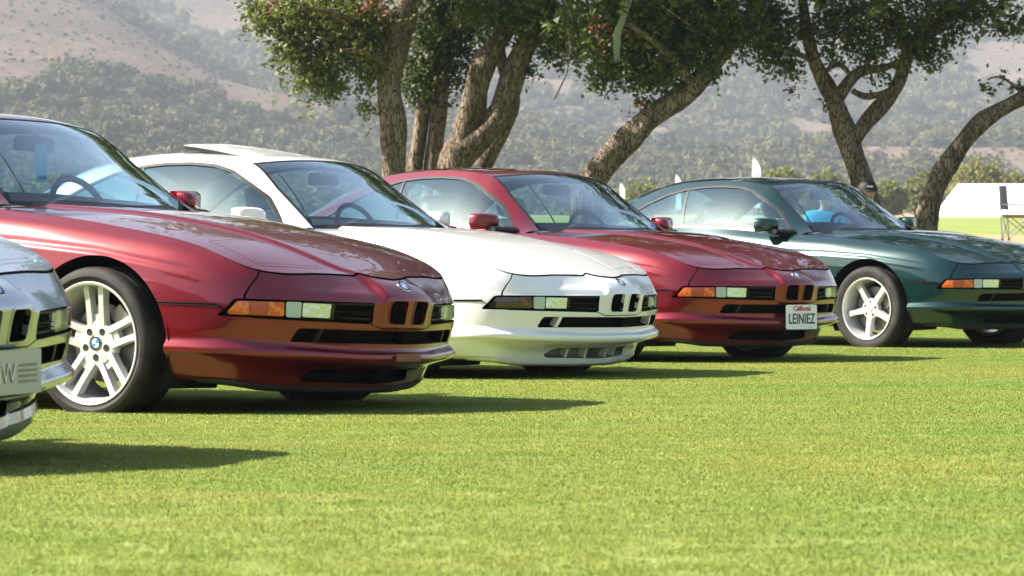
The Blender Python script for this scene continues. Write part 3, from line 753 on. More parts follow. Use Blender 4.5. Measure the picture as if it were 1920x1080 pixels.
    # mirrors
    for i, s in enumerate((1, -1)):
        mo = part('door_mirror', ('mir', s), mirror_shell if s > 0 else flip(mirror_shell), pm)
        ob('mirror_foot', cached(('mf', s), mirror_foot if s > 0 else flip(mirror_foot)), BLK, mo)
        ob('mirror_glass', cached(('mg', s), lambda: MB().prism(rounded([(-.084, -.050), (.084, -.050), (.084, .050), (-.084, .050)], .025), 0, .003, Matrix.Translation((-.982, s * .885, .948)) @ Matrix.Rotation(R(90), 4, 'Z')).mesh('mirror_glass')), CHR, mo)
    for d, s in zip(doors, (1, -1)):
        ob('door_handle', cached(('hnd', s), lambda: MB().prism(rounded([(-1.80, .765), (-1.62, .765), (-1.62, .795), (-1.80, .795)], .012), s * .885, s * .899).mesh('door_handle')), pm, d)
    # underside, arches, cabin tub
    def floor_m():
        b = MB(); b.box((-3.55, -.60, .17), (.55, .60, .235)); return b.mesh('underbody')
    part('underbody', 'floor', floor_m, BLK)
    def well(xc, s):
        def f():
            b = MB(); M = Matrix.Translation((xc, 0, .315)); b.lathe([(.03, s * .47), (.375, s * .47), (.375, s * .845)], 40, M, a0=R(-28), a1=R(208))
            return b.mesh('wheel_arch_liner', fix=False)
        return f
    for xc in (.015, -2.684):
        for s in (1, -1): part('arch_liner', ('well', xc, s), well(xc, s), BLK)
    def tub():
        b = MB(); x0, x1, y1, z0, z1 = -2.95, -.62, .735, .26, .865
        vs = [(x0, -y1, z0), (x1, -y1, z0), (x1, y1, z0), (x0, y1, z0), (x0, -y1, z1 + .08), (x1, -y1, z1), (x1, y1, z1), (x0, y1, z1 + .08)]
        b.add(vs, [(0, 1, 2, 3), (0, 1, 5, 4), (1, 2, 6, 5), (2, 3, 7, 6), (3, 0, 4, 7)])
        b.add([(x0, -.70, .955), (-2.45, -.72, .945), (-2.45, .72, .945), (x0, .70, .955)], [(0, 1, 2, 3)])
        return b.mesh('cabin_tub', smooth=False, fix=False)
    part('cabin_tub', 'tub', tub, INTR)
    part('dashboard', 'dash', dash_mesh, INTR); part('steering_wheel', 'steer', steer_mesh, BLK)
    def head_lining():
        p = SH['roof'].both().moved(-.03); return p.mesh('head_lining')
    part('head_lining', 'hl', head_lining, mat('head_cloth', (.25, .24, .22), .9))
    for s in (1, -1):
        st = part('seat', ('seat', s), (lambda s=s: _shift(seat_mesh(), s * .36)), leather or GRYL); hr = ob('headrest', cached(('hr', s), lambda: _shift(head_mesh(), s * .36)), leather or GRYL, st)
    def rv():
        b = MB(); b.prism(rounded([(-.125, -.032), (.125, -.032), (.115, .036), (-.115, .036)], .025), 0, .03, Matrix.Translation((-1.10, 0, 1.175)) @ Matrix.Rotation(R(90), 4, 'Z')); b.tube([(-1.10, 0, 1.19), (-1.11, 0, 1.25)], .01, 8); return b.mesh('interior_mirror')
    part('interior_mirror', 'rv', rv, INTR)
    for (x, y) in ((0, -.752), (0, .752), (-2.684, -.755), (-2.684, .755)): make_wheel(root, x, y, wheels)
    if plate == 'california':
        pl = part('licence_plate', 'plate', lambda: MB().prism(rounded([(-.153, -.077), (.153, -.077), (.153, .077), (-.153, .077)], .014), -.0015, .0015, Matrix.Translation((.996, -.005, .318)) @ Matrix.Rotation(R(90), 4, 'Z')).mesh('licence_plate'), PLW)
        rot = (R(90), 0, R(90))
        ob('plate_number', text_mesh('plate_number', 'LEINIEZ', .092, bold=.0012, spacing=1.05), PLB, pl, (1.0, -.005, .304), rot, (.80, 1, 1))
        ob('plate_state', text_mesh('plate_state', 'California', .044, shear=.35, bold=.0008), PLR, pl, (1.0, -.005, .371), rot)
        fr = MB()
        for s in (-1, 1): fr.lathe([(0, 0), (.005, 0), (.005, .002)], 10, Matrix.Translation((.9975, -.005 + s * .085, .384)) @ Matrix.Rotation(R(90), 4, 'Z')); fr.lathe([(0, 0), (.005, 0), (.005, .002)], 10, Matrix.Translation((.9975, -.005 + s * .085, .252)) @ Matrix.Rotation(R(90), 4, 'Z'))
        ob('plate_screw', fr.mesh('plate_screw'), PLB, pl)
    elif plate == 'block':
        part('plate_bracket', 'block', lambda: MB().prism(rounded([(-.085, -.016), (.085, -.016), (.085, .016), (-.085, .016)], .003), 0, .012, Matrix.Translation((.990, 0, .286)) @ Matrix.Rotation(R(90), 4, 'Z')).mesh('plate_bracket'), mat('bracket_brown', (.20, .06, .018), .5))
    elif plate == 'silver':
        pl = part('display_plate', 'splate', lambda: MB().prism(rounded([(-.158, -.066), (.158, -.066), (.158, .066), (-.158, .066)], .006), -.004, .004, Matrix.Translation((1.0, 0, .335)) @ Matrix.Rotation(R(90), 4, 'Z')).mesh('display_plate'), mat('plate_silver', (.42, .44, .40), .42, .7))
        lm = mat('plate_emboss', (.62, .64, .58), .35, .7)
        ob('plate_lettering', text_mesh('plate_lettering', 'BMW', .088, ext=.002, bold=-.001), lm, pl, (1.006, -.055, .330), (R(90), 0, R(90)), (.80, 1, 1))
        for k in range(4):
            ob('plate_stripe', MB().prism([(-.050, -.0045), (.046, -.0045), (.052, .0045), (-.044, .0045)], 0, .0035, Matrix.Translation((1.004, .088, .306 + k * .016)) @ Matrix.Rotation(R(90), 4, 'Z')).mesh('plate_stripe'), lm, pl)
    return root
def _shift(me, dy):
    for v in me.vertices: v.co.y += dy
    return me

GX, GY = .00225, -.01469
BURG = paint('burgundy_metallic', (.180, .0006, .0072), .50, .29)
WHIT = paint('alpine_white', (.80, .785, .755), 0, .35, False)
SILV = paint('silver_metallic', (.50, .52, .54), .80, .28)
GREN = paint('dark_green_metallic', (.0004, .031, .031), .50, .28)
CARS = [
    ('silver_coupe', (-2.372, 10.575, 61.9, -.008, -.010, .019), SILV, 'silver coupe with an embossed metal display plate on its bumper', dict(plate='silver')),
    ('burgundy_coupe', (-1.260, 14.756, 56.3, -.013, -.022, -.020), BURG, 'burgundy coupe with a blue card hanging behind its windscreen and no number plate', dict(plate='block')),
    ('white_coupe', (-.183, 19.047, 54.3, -.038, .0, -.001), WHIT, 'white coupe with raised sunroof and smoked indicator lamps', dict(amber=False, leather=LEA, sun_up=R(6.5), lowkit=True)),
    ('burgundy_coupe', (1.109, 22.156, 46.1, -.016, .010, -.005), BURG, 'burgundy coupe wearing a white LEINIEZ number plate', dict(plate='california', leather=LEA)),
    ('green_coupe', (3.241, 25.967, 45.6, .025, .013, .015), GREN, 'dark green coupe with white five-spoke wheels', dict(wheels='star')),
]
CARO = [make_car(n, p, m, l, **k) for n, p, m, l, k in CARS]
# hang card behind the mirror of the near burgundy car
# ================================================================ the ground
_gs = pchip([-60, 5, 13, 20, 26, 31, 38, 46, 54, 80, 120, 250, 420, 700, 1500], [.43, .1475, .030, -.073, -.161, -.195, -.08, .20, .40, .60, .72, .90, 1.0, 2.0, 3.0])
def gz(X, Y):
    X = np.asarray(X, float); Y = np.asarray(Y, float)
    return GX * np.clip(X, -15, 15) * np.clip((60 - Y) / 30, 0, 1) + _gs(Y)
def gpt(px, D): X = (px - 960) * D / FPX; return Vector((X, D, float(gz(X, D))))

def nodes_ground():
    m = bpy.data.materials.new('lawn'); m.use_nodes = True; t = m.node_tree; b = t.nodes['Principled BSDF']; b.inputs['Roughness'].default_value = .9; b.inputs['Specular IOR Level'].default_value = .15
    ge = t.nodes.new('ShaderNodeNewGeometry'); N = t.nodes.new; Lk = t.links.new
    def noise(sc, det, vec=None, stretch=None):
        n = N('ShaderNodeTexNoise'); n.inputs['Scale'].default_value = sc; n.inputs['Detail'].default_value = det; src = ge.outputs['Position']
        if stretch:
            mp = N('ShaderNodeMapping'); mp.inputs['Scale'].default_value = stretch; Lk(src, mp.inputs[0]); src = mp.outputs[0]
        Lk(src, n.inputs['Vector']); return n.outputs[0]
    def rng(v, lo, hi): r = N('ShaderNodeMapRange'); r.inputs[1].default_value = lo; r.inputs[2].default_value = hi; Lk(v, r.inputs[0]); return r.outputs[0]
    def mix(f, a, c):
        x = N('ShaderNodeMix'); x.data_type = 'RGBA'; Lk(f, x.inputs[0])
        for s, k in ((a, 6), (c, 7)):
            if isinstance(s, tuple): x.inputs[k].default_value = (*s, 1)
            else: Lk(s, x.inputs[k])
        return x.outputs[2]
    g = mix(rng(noise(2.2, 5, stretch=(1, .35, 1)), .38, .62), (.165, .220, .058), (.21, .245, .072))
    g = mix(rng(noise(.55, 4), .45, .68), g, (.30, .31, .095))
    g = mix(rng(noise(45, 4), .42, .66), g, (.19, .25, .055))
    # worn sandy strip and a path beyond the cars, then dry land
    sep = N('ShaderNodeSeparateXYZ'); Lk(ge.outputs['Position'], sep.inputs[0])
    y2 = N('ShaderNodeMath'); y2.operation = 'MULTIPLY_ADD'; Lk(noise(.35, 4), y2.inputs[0]); y2.inputs[1].default_value = 9.0; Lk(sep.outputs[1], y2.inputs[2])
    band = N('ShaderNodeMapRange'); band.inputs[1].default_value = 58.5; band.inputs[2].default_value = 60.0; Lk(y2.outputs[0], band.inputs[0])
    band2 = N('ShaderNodeMapRange'); band2.inputs[1].default_value = 66.0; band2.inputs[2].default_value = 68.0; Lk(y2.outputs[0], band2.inputs[0])
    sub = N('ShaderNodeMath'); sub.operation = 'SUBTRACT'; Lk(band.outputs[0], sub.inputs[0]); Lk(band2.outputs[0], sub.inputs[1])
    g = mix(sub.outputs[0], g, (.42, .27, .15))
    dry = N('ShaderNodeMapRange'); dry.inputs[1].default_value = 262; dry.inputs[2].default_value = 290; Lk(y2.outputs[0], dry.inputs[0])
    g = mix(dry.outputs[0], g, (.36, .24, .15))
    Lk(g, b.inputs['Base Color'])
    bp = N('ShaderNodeBump'); bp.inputs['Strength'].default_value = .7; bp.inputs['Distance'].default_value = .02; Lk(noise(60, 5), bp.inputs['Height']); Lk(bp.outputs[0], b.inputs['Normal'])
    return m
LAWN = nodes_ground()
ys = np.concatenate([np.linspace(-60, 4, 14), np.linspace(5, 34, 88), np.linspace(35, 90, 80), np.geomspace(93, 760, 46)])
us = np.linspace(-1, 1, 61); us = np.sign(us) * np.abs(us)**1.5
vs = []; 
for y in ys:
    X = us * (30 + abs(y) * .75); Z = gz(X, np.full_like(X, y)); vs += [(float(a), float(y), float(z)) for a, z in zip(X, Z)]
n = len(us); fs = [(i*n+j, i*n+j+1, (i+1)*n+j+1, (i+1)*n+j) for i in range(len(ys)-1) for j in range(n-1)]
me = bpy.data.meshes.new('ground'); me.from_pydata(vs, [], fs); me.polygons.foreach_set('use_smooth', [True]*len(fs)); me.update()
ground = ob('ground', me, LAWN); tag(ground, 'mown golf course lawn under the parked cars', kind='structure')
# tarmac path beyond the cars
ASPH = mat('tarmac', (.085, .075, .070), .9, noise=(1.5, (.13, .11, .09), 6, .4, .7), bump=(30, .5, .01))
vs = []; xs = np.linspace(-14, 22, 73)
for x in xs:
    c = 49.0 + .12 * (x - 8) + .4 * math.sin(x * .4)
    for d in (-5.4, -3.2, -1.2, 1.2, 3.2, 4.6): vs.append((x, c + d, float(gz(x, c + d)) + .006))
me = bpy.data.meshes.new('path'); me.from_pydata(vs, [], [(i*6+j, i*6+6+j, i*6+7+j, i*6+1+j) for i in range(72) for j in range(5)]); me.update()
tag(ob('path', me, ASPH), 'grey tarmac cart path running behind the cars', kind='structure')

# ---------------------------------------------------------------- instancing helper for what nobody could count
def scatter(name, pts, scales, rots, idx, sources, label, mat_):
    """points with scale, rotation and pick; one stuff object that instances small source meshes"""
    me = bpy.data.meshes.new(name); me.from_pydata([tuple(p) for p in pts], [], [])
    a = me.attributes.new('sc', 'FLOAT_VECTOR', 'POINT'); a.data.foreach_set('vector', np.asarray(scales, float).ravel())
    a = me.attributes.new('rt', 'FLOAT_VECTOR', 'POINT'); a.data.foreach_set('vector', np.asarray(rots, float).ravel())
    a = me.attributes.new('ix', 'INT', 'POINT'); a.data.foreach_set('value', np.asarray(idx, np.int32))
    col = bpy.data.collections.new(name + '_kinds')
    for k, sm in enumerate(sources):
        sm.materials.clear(); sm.materials.append(mat_); col.objects.link(bpy.data.objects.new('%s_kind_%02d' % (name, k), sm))
    o = ob(name, me); tag(o, label, kind='stuff')
    ng = bpy.data.node_groups.new(name, 'GeometryNodeTree'); ng.interface.new_socket('Geometry', in_out='INPUT', socket_type='NodeSocketGeometry'); ng.interface.new_socket('Geometry', in_out='OUTPUT', socket_type='NodeSocketGeometry')
    N = ng.nodes.new; gi, go = N('NodeGroupInput'), N('NodeGroupOutput'); ip = N('GeometryNodeInstanceOnPoints'); ci = N('GeometryNodeCollectionInfo')
    ci.inputs['Collection'].default_value = col; ci.inputs['Separate Children'].default_value = True; ci.inputs['Reset Children'].default_value = True
    ip.inputs['Pick Instance'].default_value = True
    def attr(nm, ty):
        q = N('GeometryNodeInputNamedAttribute'); q.data_type = ty; q.inputs['Name'].default_value = nm; return [s for s in q.outputs if s.enabled][0]
    l = ng.links.new
    l(gi.outputs[0], ip.inputs['Points']); l(ci.outputs[0], ip.inputs['Instance']); l(attr('ix', 'INT'), ip.inputs['Instance Index'])
    e2r = N('FunctionNodeEulerToRotation'); l(attr('rt', 'FLOAT_VECTOR'), e2r.inputs[0]); l(e2r.outputs[0], ip.inputs['Rotation']); l(attr('sc', 'FLOAT_VECTOR'), ip.inputs['Scale']); l(ip.outputs[0], go.inputs[0])
    md = o.modifiers.new('scatter', 'NODES'); md.node_group = ng
    return o

# ---------------------------------------------------------------- lawn blades
def blade_mat():
    m = bpy.data.materials.new('grass_blade'); m.use_nodes = True; t = m.node_tree; b = t.nodes['Principled BSDF']; b.inputs['Roughness'].default_value = .6; b.inputs['Specular IOR Level'].default_value = .25
    N = t.nodes.new; Lk = t.links.new; ge = N('ShaderNodeNewGeometry')
    cr = N('ShaderNodeValToRGB'); e = cr.color_ramp.elements; e[0].position = 0; e[0].color = (.265, .365, .074, 1); e[1].position = 1; e[1].color = (.38, .43, .12, 1); q = e.new(.5); q.color = (.300, .385, .080, 1); q = e.new(.88); q.color = (.335, .41, .092, 1)
    Lk(ge.outputs['Random Per Island'], cr.inputs[0])
    n = N('ShaderNodeTexNoise'); n.inputs['Scale'].default_value = 1.1; n.inputs['Detail'].default_value = 6; mp = N('ShaderNodeMapping'); mp.inputs['Scale'].default_value = (.45, 1.3, 1); Lk(ge.outputs['Position'], mp.inputs[0]); Lk(mp.outputs[0], n.inputs['Vector'])
    r = N('ShaderNodeMapRange'); r.inputs[1].default_value = .42; r.inputs[2].default_value = .62; Lk(n.outputs[0], r.inputs[0])
    x = N('ShaderNodeMix'); x.data_type = 'RGBA'; x.blend_type = 'MULTIPLY'; Lk(r.outputs[0], x.inputs[0]); Lk(cr.outputs[0], x.inputs[6]); x.inputs[7].default_value = (1.16, 1.03, 1.10, 1)
    def patch(scale, stretch, lo, hi, src, colr):
        n2 = N('ShaderNodeTexNoise'); n2.inputs['Scale'].default_value = scale; n2.inputs['Detail'].default_value = 5; m2 = N('ShaderNodeMapping'); m2.inputs['Scale'].default_value = stretch; Lk(ge.outputs['Position'], m2.inputs[0]); Lk(m2.outputs[0], n2.inputs['Vector'])
        r2 = N('ShaderNodeMapRange'); r2.inputs[1].default_value = lo; r2.inputs[2].default_value = hi; Lk(n2.outputs[0], r2.inputs[0]); x2 = N('ShaderNodeMix'); x2.data_type = 'RGBA'; x2.blend_type = 'MULTIPLY'; Lk(r2.outputs[0], x2.inputs[0]); Lk(src, x2.inputs[6]); x2.inputs[7].default_value = (*colr, 1); return x2.outputs[2]
    c_ = patch(.9, (.22, 1.6, 1), .46, .62, x.outputs[2], (.82, .94, .80))        # greener mown bands
    c_ = patch(2.6, (.20, 1.4, 1), .52, .68, c_, (1.22, 1.10, 1.35))              # paler dry streaks
    c_ = patch(.35, (1, .8, 1), .50, .66, c_, (1.14, 1.02, .98))                  # yellower stretches
    Lk(c_, b.inputs['Base Color'])
    tr = N('ShaderNodeBsdfTranslucent'); Lk(c_, tr.inputs[0]); ms = N('ShaderNodeMixShader'); ms.inputs[0].default_value = .30; out = t.nodes['Material Output']
    Lk(b.outputs[0], ms.inputs[1]); Lk(tr.outputs[0], ms.inputs[2]); Lk(ms.outputs[0], out.inputs[0]); return m
def tuft(seed, n, size, h0, h1):
    r = random.Random(seed); vs = []; fs = []
    for _ in range(n):
        x, y = r.uniform(-size, size), r.uniform(-size, size); a = r.uniform(0, 6.283); w_ = r.uniform(.0007, .0013); h = r.uniform(h0, h1); ln = r.uniform(.0, .9) * h; b = r.uniform(0, 6.283)
        dx, dy = math.cos(a) * w_, math.sin(a) * w_; ex, ey = math.cos(b) * ln, math.sin(b) * ln; k = len(vs)
        vs += [(x - dx, y - dy, -.004), (x + dx, y + dy, -.004), (x + ex * .4 + dx * .7, y + ey * .4 + dy * .7, h * .6), (x + ex * .4 - dx * .7, y + ey * .4 - dy * .7, h * .6), (x + ex, y + ey, h)]
        fs += [(k, k + 1, k + 2, k + 3), (k + 3, k + 2, k + 4)]
    me = bpy.data.meshes.new('tuft'); me.from_pydata(vs, [], fs); me.polygons.foreach_set('use_smooth', [True] * len(fs))
    nn = []
    for k in range(n):
        a, t = r.uniform(0, 6.283), r.uniform(0, .14); nn += [(math.cos(a) * t, math.sin(a) * t, 1.0)] * 5
    me.normals_split_custom_set_from_vertices([tuple(Vector(v).normalized()) for v in nn]); return me
r_ = random.Random(3); P = []; Sc = []; Ro = []; Ix = []
y = 6.4
while y < 34:
    step = .10 if y < 13 else .125 if y < 22 else .16
    hw = y * 1010 / FPX + .5; x = -hw
    while x < hw:
        X = x + r_.uniform(-.05, .05); Yy = y + r_.uniform(-.05, .05); P.append((X, Yy, float(GX * X + _gs(Yy)))); s = step / .10 * r_.uniform(.9, 1.15); Sc.append((s, s, r_.uniform(.8, 1.25))); Ro.append((0, 0, r_.uniform(0, 6.28))); Ix.append(r_.randrange(5)); x += step
    y += step
print('tufts', len(P))
scatter('lawn_grass', P, Sc, Ro, Ix, [tuft(40 + k, 330, .074, .003, .0075) for k in range(5)], 'short mown grass blades of the golf lawn', blade_mat())

# ================================================================ hills
def vnoise(seed):
    r = np.random.RandomState(seed); T = r.rand(64, 64)
    def f(x, y):
        x = np.asarray(x, float); y = np.asarray(y, float); xi = np.floor(x).astype(int); yi = np.floor(y).astype(int); fx = x - xi; fy = y - yi; fx = fx*fx*(3-2*fx); fy = fy*fy*(3-2*fy)
        g = lambda a, b: T[a % 64, b % 64]
        return (g(xi, yi)*(1-fx) + g(xi+1, yi)*fx)*(1-fy) + (g(xi, yi+1)*(1-fx) + g(xi+1, yi+1)*fx)*fy
    def fbm(x, y, o=4):
        s = 0; a = .5
        for k in range(o): s = s + a * f(x * 2**k + 7.3*k, y * 2**k + 3.1*k); a *= .5
        return s
    return fbm
NZ = vnoise(5); NZ2 = vnoise(11)
_c1 = pchip([-3000, -700, 0, 130, 300, 490, 600, 800, 1200, 1600, 1920, 2600, 5000], [620, 620, 455, 405, 320, 225, 190, 160, 130, 125, 120, 150, 300])
_c2 = pchip([-3000, 0, 500, 1000, 1500, 1920, 2400, 5000], [760, 700, 640, 640, 650, 640, 700, 760])
D1, D2 = 1250.0, 2700.0
def hz(px, D):
    px = np.asarray(px, float); D = np.asarray(D, float); X = (px - 960) * D / FPX
    c1 = _c1(px) * D1 / FPX; c2 = _c2(px) * D2 / FPX
    t = np.clip((D - 480) / (D1 - 480), 0, 1); a = c1 * (t**1.25)
    t2 = np.clip((D - D1) / (D2 - D1), 0, 1); dip = c1 * (1 - .30 * np.sin(np.clip(t2 / .35, 0, 1) * math.pi)**2 * np.clip((800 - px) / 500, 0, 1))
    z = np.where(D < D1, a, dip + (c2 - c1) * t2**1.15)
    amp = np.clip((D - 520) / 500, 0, 1)
    return z + amp * ((NZ(X / 190 + 9, D / 260) - .47) * 34 + (NZ2(X / 60, D / 90) - .47) * 9) - 2.5 * (1 - amp)
def hill_mat():
    m = bpy.data.materials.new('hillside'); m.use_nodes = True; t = m.node_tree; b = t.nodes['Principled BSDF']; b.inputs['Roughness'].default_value = .95; b.inputs['Specular IOR Level'].default_value = .05
    N = t.nodes.new; Lk = t.links.new; ge = N('ShaderNodeNewGeometry')
    def nz(sc, lo, hi):
        n = N('ShaderNodeTexNoise'); n.inputs['Scale'].default_value = sc; n.inputs['Detail'].default_value = 6; Lk(ge.outputs['Position'], n.inputs['Vector']); r = N('ShaderNodeMapRange'); r.inputs[1].default_value = lo; r.inputs[2].default_value = hi; Lk(n.outputs[0], r.inputs[0]); return r.outputs[0]
    def mix(f, a, c):
        x = N('ShaderNodeMix'); x.data_type = 'RGBA'; Lk(f, x.inputs[0])
        for s, k in ((a, 6), (c, 7)):
            if isinstance(s, tuple): x.inputs[k].default_value = (*s, 1)
            else: Lk(s, x.inputs[k])
        return x.outputs[2]
    g = mix(nz(.012, .4, .62), (.175, .125, .095), (.14, .105, .088)); g = mix(nz(.05, .5, .66), g, (.10, .092, .062)); g = mix(nz(.35, .46, .60), g, (.095, .080, .058))
    Lk(g, b.inputs['Base Color']); return m
pxs = np.linspace(-1900, 3900, 190); Ds = np.concatenate([np.linspace(470, D1, 60), np.linspace(D1 + 12, 2900, 90)])
vs = []
for D in Ds:
    Z = hz(pxs, np.full_like(pxs, D)); vs += [((p - 960) * D / FPX, D, z) for p, z in zip(pxs, Z)]
n = len(pxs); fs = [(i*n+j, i*n+j+1, (i+1)*n+j+1, (i+1)*n+j) for i in range(len(Ds)-1) for j in range(n-1)]
me = bpy.data.meshes.new('hills'); me.from_pydata([tuple(map(float, v)) for v in vs], [], fs); me.polygons.foreach_set('use_smooth', [True]*len(fs)); me.update()
tag(ob('hills', me, hill_mat()), 'dry tan hills rising behind the trees', kind='structure')
# wooded cover of the hills: crowns too far and too many to count
def crown_blob(seed, n=300):
    r = random.Random(seed); vs = []; fs = []
    lob = [(Vector((r.uniform(-.42, .42), r.uniform(-.42, .42), r.uniform(.25, .62))), r.uniform(.28, .45)) for _ in range(7)]
    for k in range(n):
        c, q = lob[k % 7]; d = Vector((r.gauss(0, 1), r.gauss(0, 1), r.gauss(.35, 1))).normalized(); p = c + d * q * r.uniform(.8, 1.06); s = r.uniform(.055, .105)
        nn = (d + Vector((r.gauss(0, .4), r.gauss(0, .4), r.gauss(0, .4)))).normalized(); a = nn.orthogonal().normalized(); b = nn.cross(a); i = len(vs)
        vs += [p + a*s, p + b*s, p - a*s, p - b*s]; fs.append((i, i+1, i+2, i+3))
    for c, q in lob:                                     # a dark heart so that light does not shine through
        i = len(vs); q *= .82
        vs += [c + Vector(v) * q for v in ((1,0,0),(-1,0,0),(0,1,0),(0,-1,0),(0,0,1),(0,0,-1))]; fs += [(i+a, i+b, i+c2) for a, b, c2 in ((0,2,4),(2,1,4),(1,3,4),(3,0,4),(2,0,5),(1,2,5),(3,1,5),(0,3,5))]
    me = bpy.data.meshes.new('crown'); me.from_pydata([tuple(v) for v in vs], [], fs); return me
def foliage_mat(name, ramp, trans=.25, rough=.6):
    m = bpy.data.materials.new(name); m.use_nodes = True; t = m.node_tree; b = t.nodes['Principled BSDF']; b.inputs['Roughness'].default_value = rough; b.inputs['Specular IOR Level'].default_value = .3
    N = t.nodes.new; Lk = t.links.new; ge = N('ShaderNodeNewGeometry'); oi = N('ShaderNodeObjectInfo'); cr = N('ShaderNodeValToRGB'); e = cr.color_ramp.elements
    e[0].position, e[0].color = ramp[0][0], (*ramp[0][1], 1); e[1].position, e[1].color = ramp[-1][0], (*ramp[-1][1], 1)
    for p, c in ramp[1:-1]: q = e.new(p); q.color = (*c, 1)
    ad = N('ShaderNodeMath'); ad.operation = 'MULTIPLY_ADD'; Lk(ge.outputs['Random Per Island'], ad.inputs[0]); ad.inputs[1].default_value = .45
    mu = N('ShaderNodeMath'); mu.operation = 'MULTIPLY'; mu.inputs[1].default_value = .55; Lk(oi.outputs['Random'], mu.inputs[0]); Lk(mu.outputs[0], ad.inputs[2]); Lk(ad.outputs[0], cr.inputs[0]); Lk(cr.outputs[0], b.inputs['Base Color'])
    tr = N('ShaderNodeBsdfTranslucent'); Lk(cr.outputs[0], tr.inputs[0]); ms = N('ShaderNodeMixShader'); ms.inputs[0].default_value = trans; Lk(b.outputs[0], ms.inputs[1]); Lk(tr.outputs[0], ms.inputs[2]); Lk(ms.outputs[0], t.nodes['Material Output'].inputs[0]); return m
HILLF = foliage_mat('hill_foliage', [(0, (.020, .028, .011)), (.35, (.045, .056, .020)), (.7, (.10, .10, .034)), (1, (.17, .15, .06))], .10, .9)
r_ = random.Random(21); P = []; Sc = []; Ro = []; Ix = []
wood_edge = pchip([-900, 0, 120, 250, 380, 520, 700, 1000, 3000], [330, 262, 285, 262, 250, 228, 700, 900, 900])     # rows above the horizon up to which the front hill is wooded
rs_ = np.random.RandomState(21); NT = 90000
px = rs_.uniform(-300, 2220, NT); front_ = rs_.rand(NT) < .42
D = np.where(front_, 500 + (D1 - 500) * rs_.rand(NT)**.8, D1 + (D2 - D1) * rs_.rand(NT)**.9)
z = hz(px, D); e = z * FPX / D; X = (px - 960) * D / FPX; nv = NZ(X / 70 + 40, D / 110 + 3); rr = rs_.rand(NT)
we = wood_edge(px) + (nv - .47) * 150
big = np.where(D < D1, e < we, np.where(px < 640, (e - _c1(px) > 0) & (e - _c1(px) < 95 + (nv - .47) * 220), nv > .27))
bare = np.where(D < D1, (e < we) & (nv < .30), False) | ((px > 1820) & (e > 250) & (e < 330) & (D > D1))
keep = (e < 520) & np.where(big & ~bare, rr < .42, rr < .22)
for i in np.nonzero(keep)[0]:
    s = (1.5 + 4.6 * r_.random()**2.2) * (1 if D[i] < D1 else 1.3) if big[i] and not bare[i] else .35 + .8 * r_.random()**3
    P.append((X[i], D[i], z[i] - .12 * s)); Sc.append((s * r_.uniform(.9, 1.3), s * r_.uniform(.9, 1.3), s * r_.uniform(.8, 1.25))); Ro.append((0, 0, r_.uniform(0, 6.28))); Ix.append(r_.randrange(6))
print('hill crowns', len(P))
scatter('hillside_woods', P, Sc, Ro, Ix, [crown_blob(70 + k) for k in range(6)], 'dull green oak woods and brush covering the hazy hills', HILLF)

# ================================================================ oaks
BARK = None
def bark_mat():
    m = bpy.data.materials.new('oak_bark'); m.use_nodes = True; t = m.node_tree; b = t.nodes['Principled BSDF']; b.inputs['Roughness'].default_value = .9; b.inputs['Specular IOR Level'].default_value = .1
    N = t.nodes.new; Lk = t.links.new; tc = N('ShaderNodeTexCoord'); mp = N('ShaderNodeMapping'); mp.inputs['Scale'].default_value = (1, 1, .22); Lk(tc.outputs['Object'], mp.inputs[0])
    n = N('ShaderNodeTexNoise'); n.inputs['Scale'].default_value = 7; n.inputs['Detail'].default_value = 9; n.inputs['Roughness'].default_value = .75; n.inputs['Distortion'].default_value = .6; Lk(mp.outputs[0], n.inputs['Vector'])
    v = N('ShaderNodeTexVoronoi'); v.feature = 'DISTANCE_TO_EDGE'; v.inputs['Scale'].default_value = 30; Lk(mp.outputs[0], v.inputs['Vector'])
    cr = N('ShaderNodeValToRGB'); e = cr.color_ramp.elements; e[0].position = .34; e[0].color = (.048, .037, .028, 1); e[1].position = .70; e[1].color = (.40, .32, .24, 1); q = e.new(.5); q.color = (.20, .157, .118, 1); Lk(n.outputs[0], cr.inputs[0])
    r = N('ShaderNodeMapRange'); r.inputs[1].default_value = .0; r.inputs[2].default_value = .10; Lk(v.outputs[0], r.inputs[0])
    x = N('ShaderNodeMix'); x.data_type = 'RGBA'; Lk(r.outputs[0], x.inputs[0]); x.inputs[6].default_value = (.075, .055, .040, 1); Lk(cr.outputs[0], x.inputs[7]); Lk(x.outputs[2], b.inputs['Base Color'])
    ad = N('ShaderNodeMath'); ad.operation = 'ADD'; Lk(n.outputs[0], ad.inputs[0]); Lk(r.outputs[0], ad.inputs[1]); bp = N('ShaderNodeBump'); bp.inputs['Strength'].default_value = .9; bp.inputs['Distance'].default_value = .04; Lk(ad.outputs[0], bp.inputs['Height']); Lk(bp.outputs[0], b.inputs['Normal']); return m
BARK = bark_mat()
OAKL = foliage_mat('oak_leaves', [(0, (.030, .050, .010)), (.35, (.070, .100, .018)), (.7, (.13, .155, .030)), (.94, (.20, .20, .045)), (1, (.22, .17, .05))], .36, .5)
REDL = foliage_mat('red_leaves', [(0, (.10, .014, .008)), (.5, (.17, .035, .012)), (1, (.14, .075, .02))], .3)
LICH = foliage_mat('lichen', [(0, (.20, .25, .18)), (1, (.33, .38, .28))], .2)

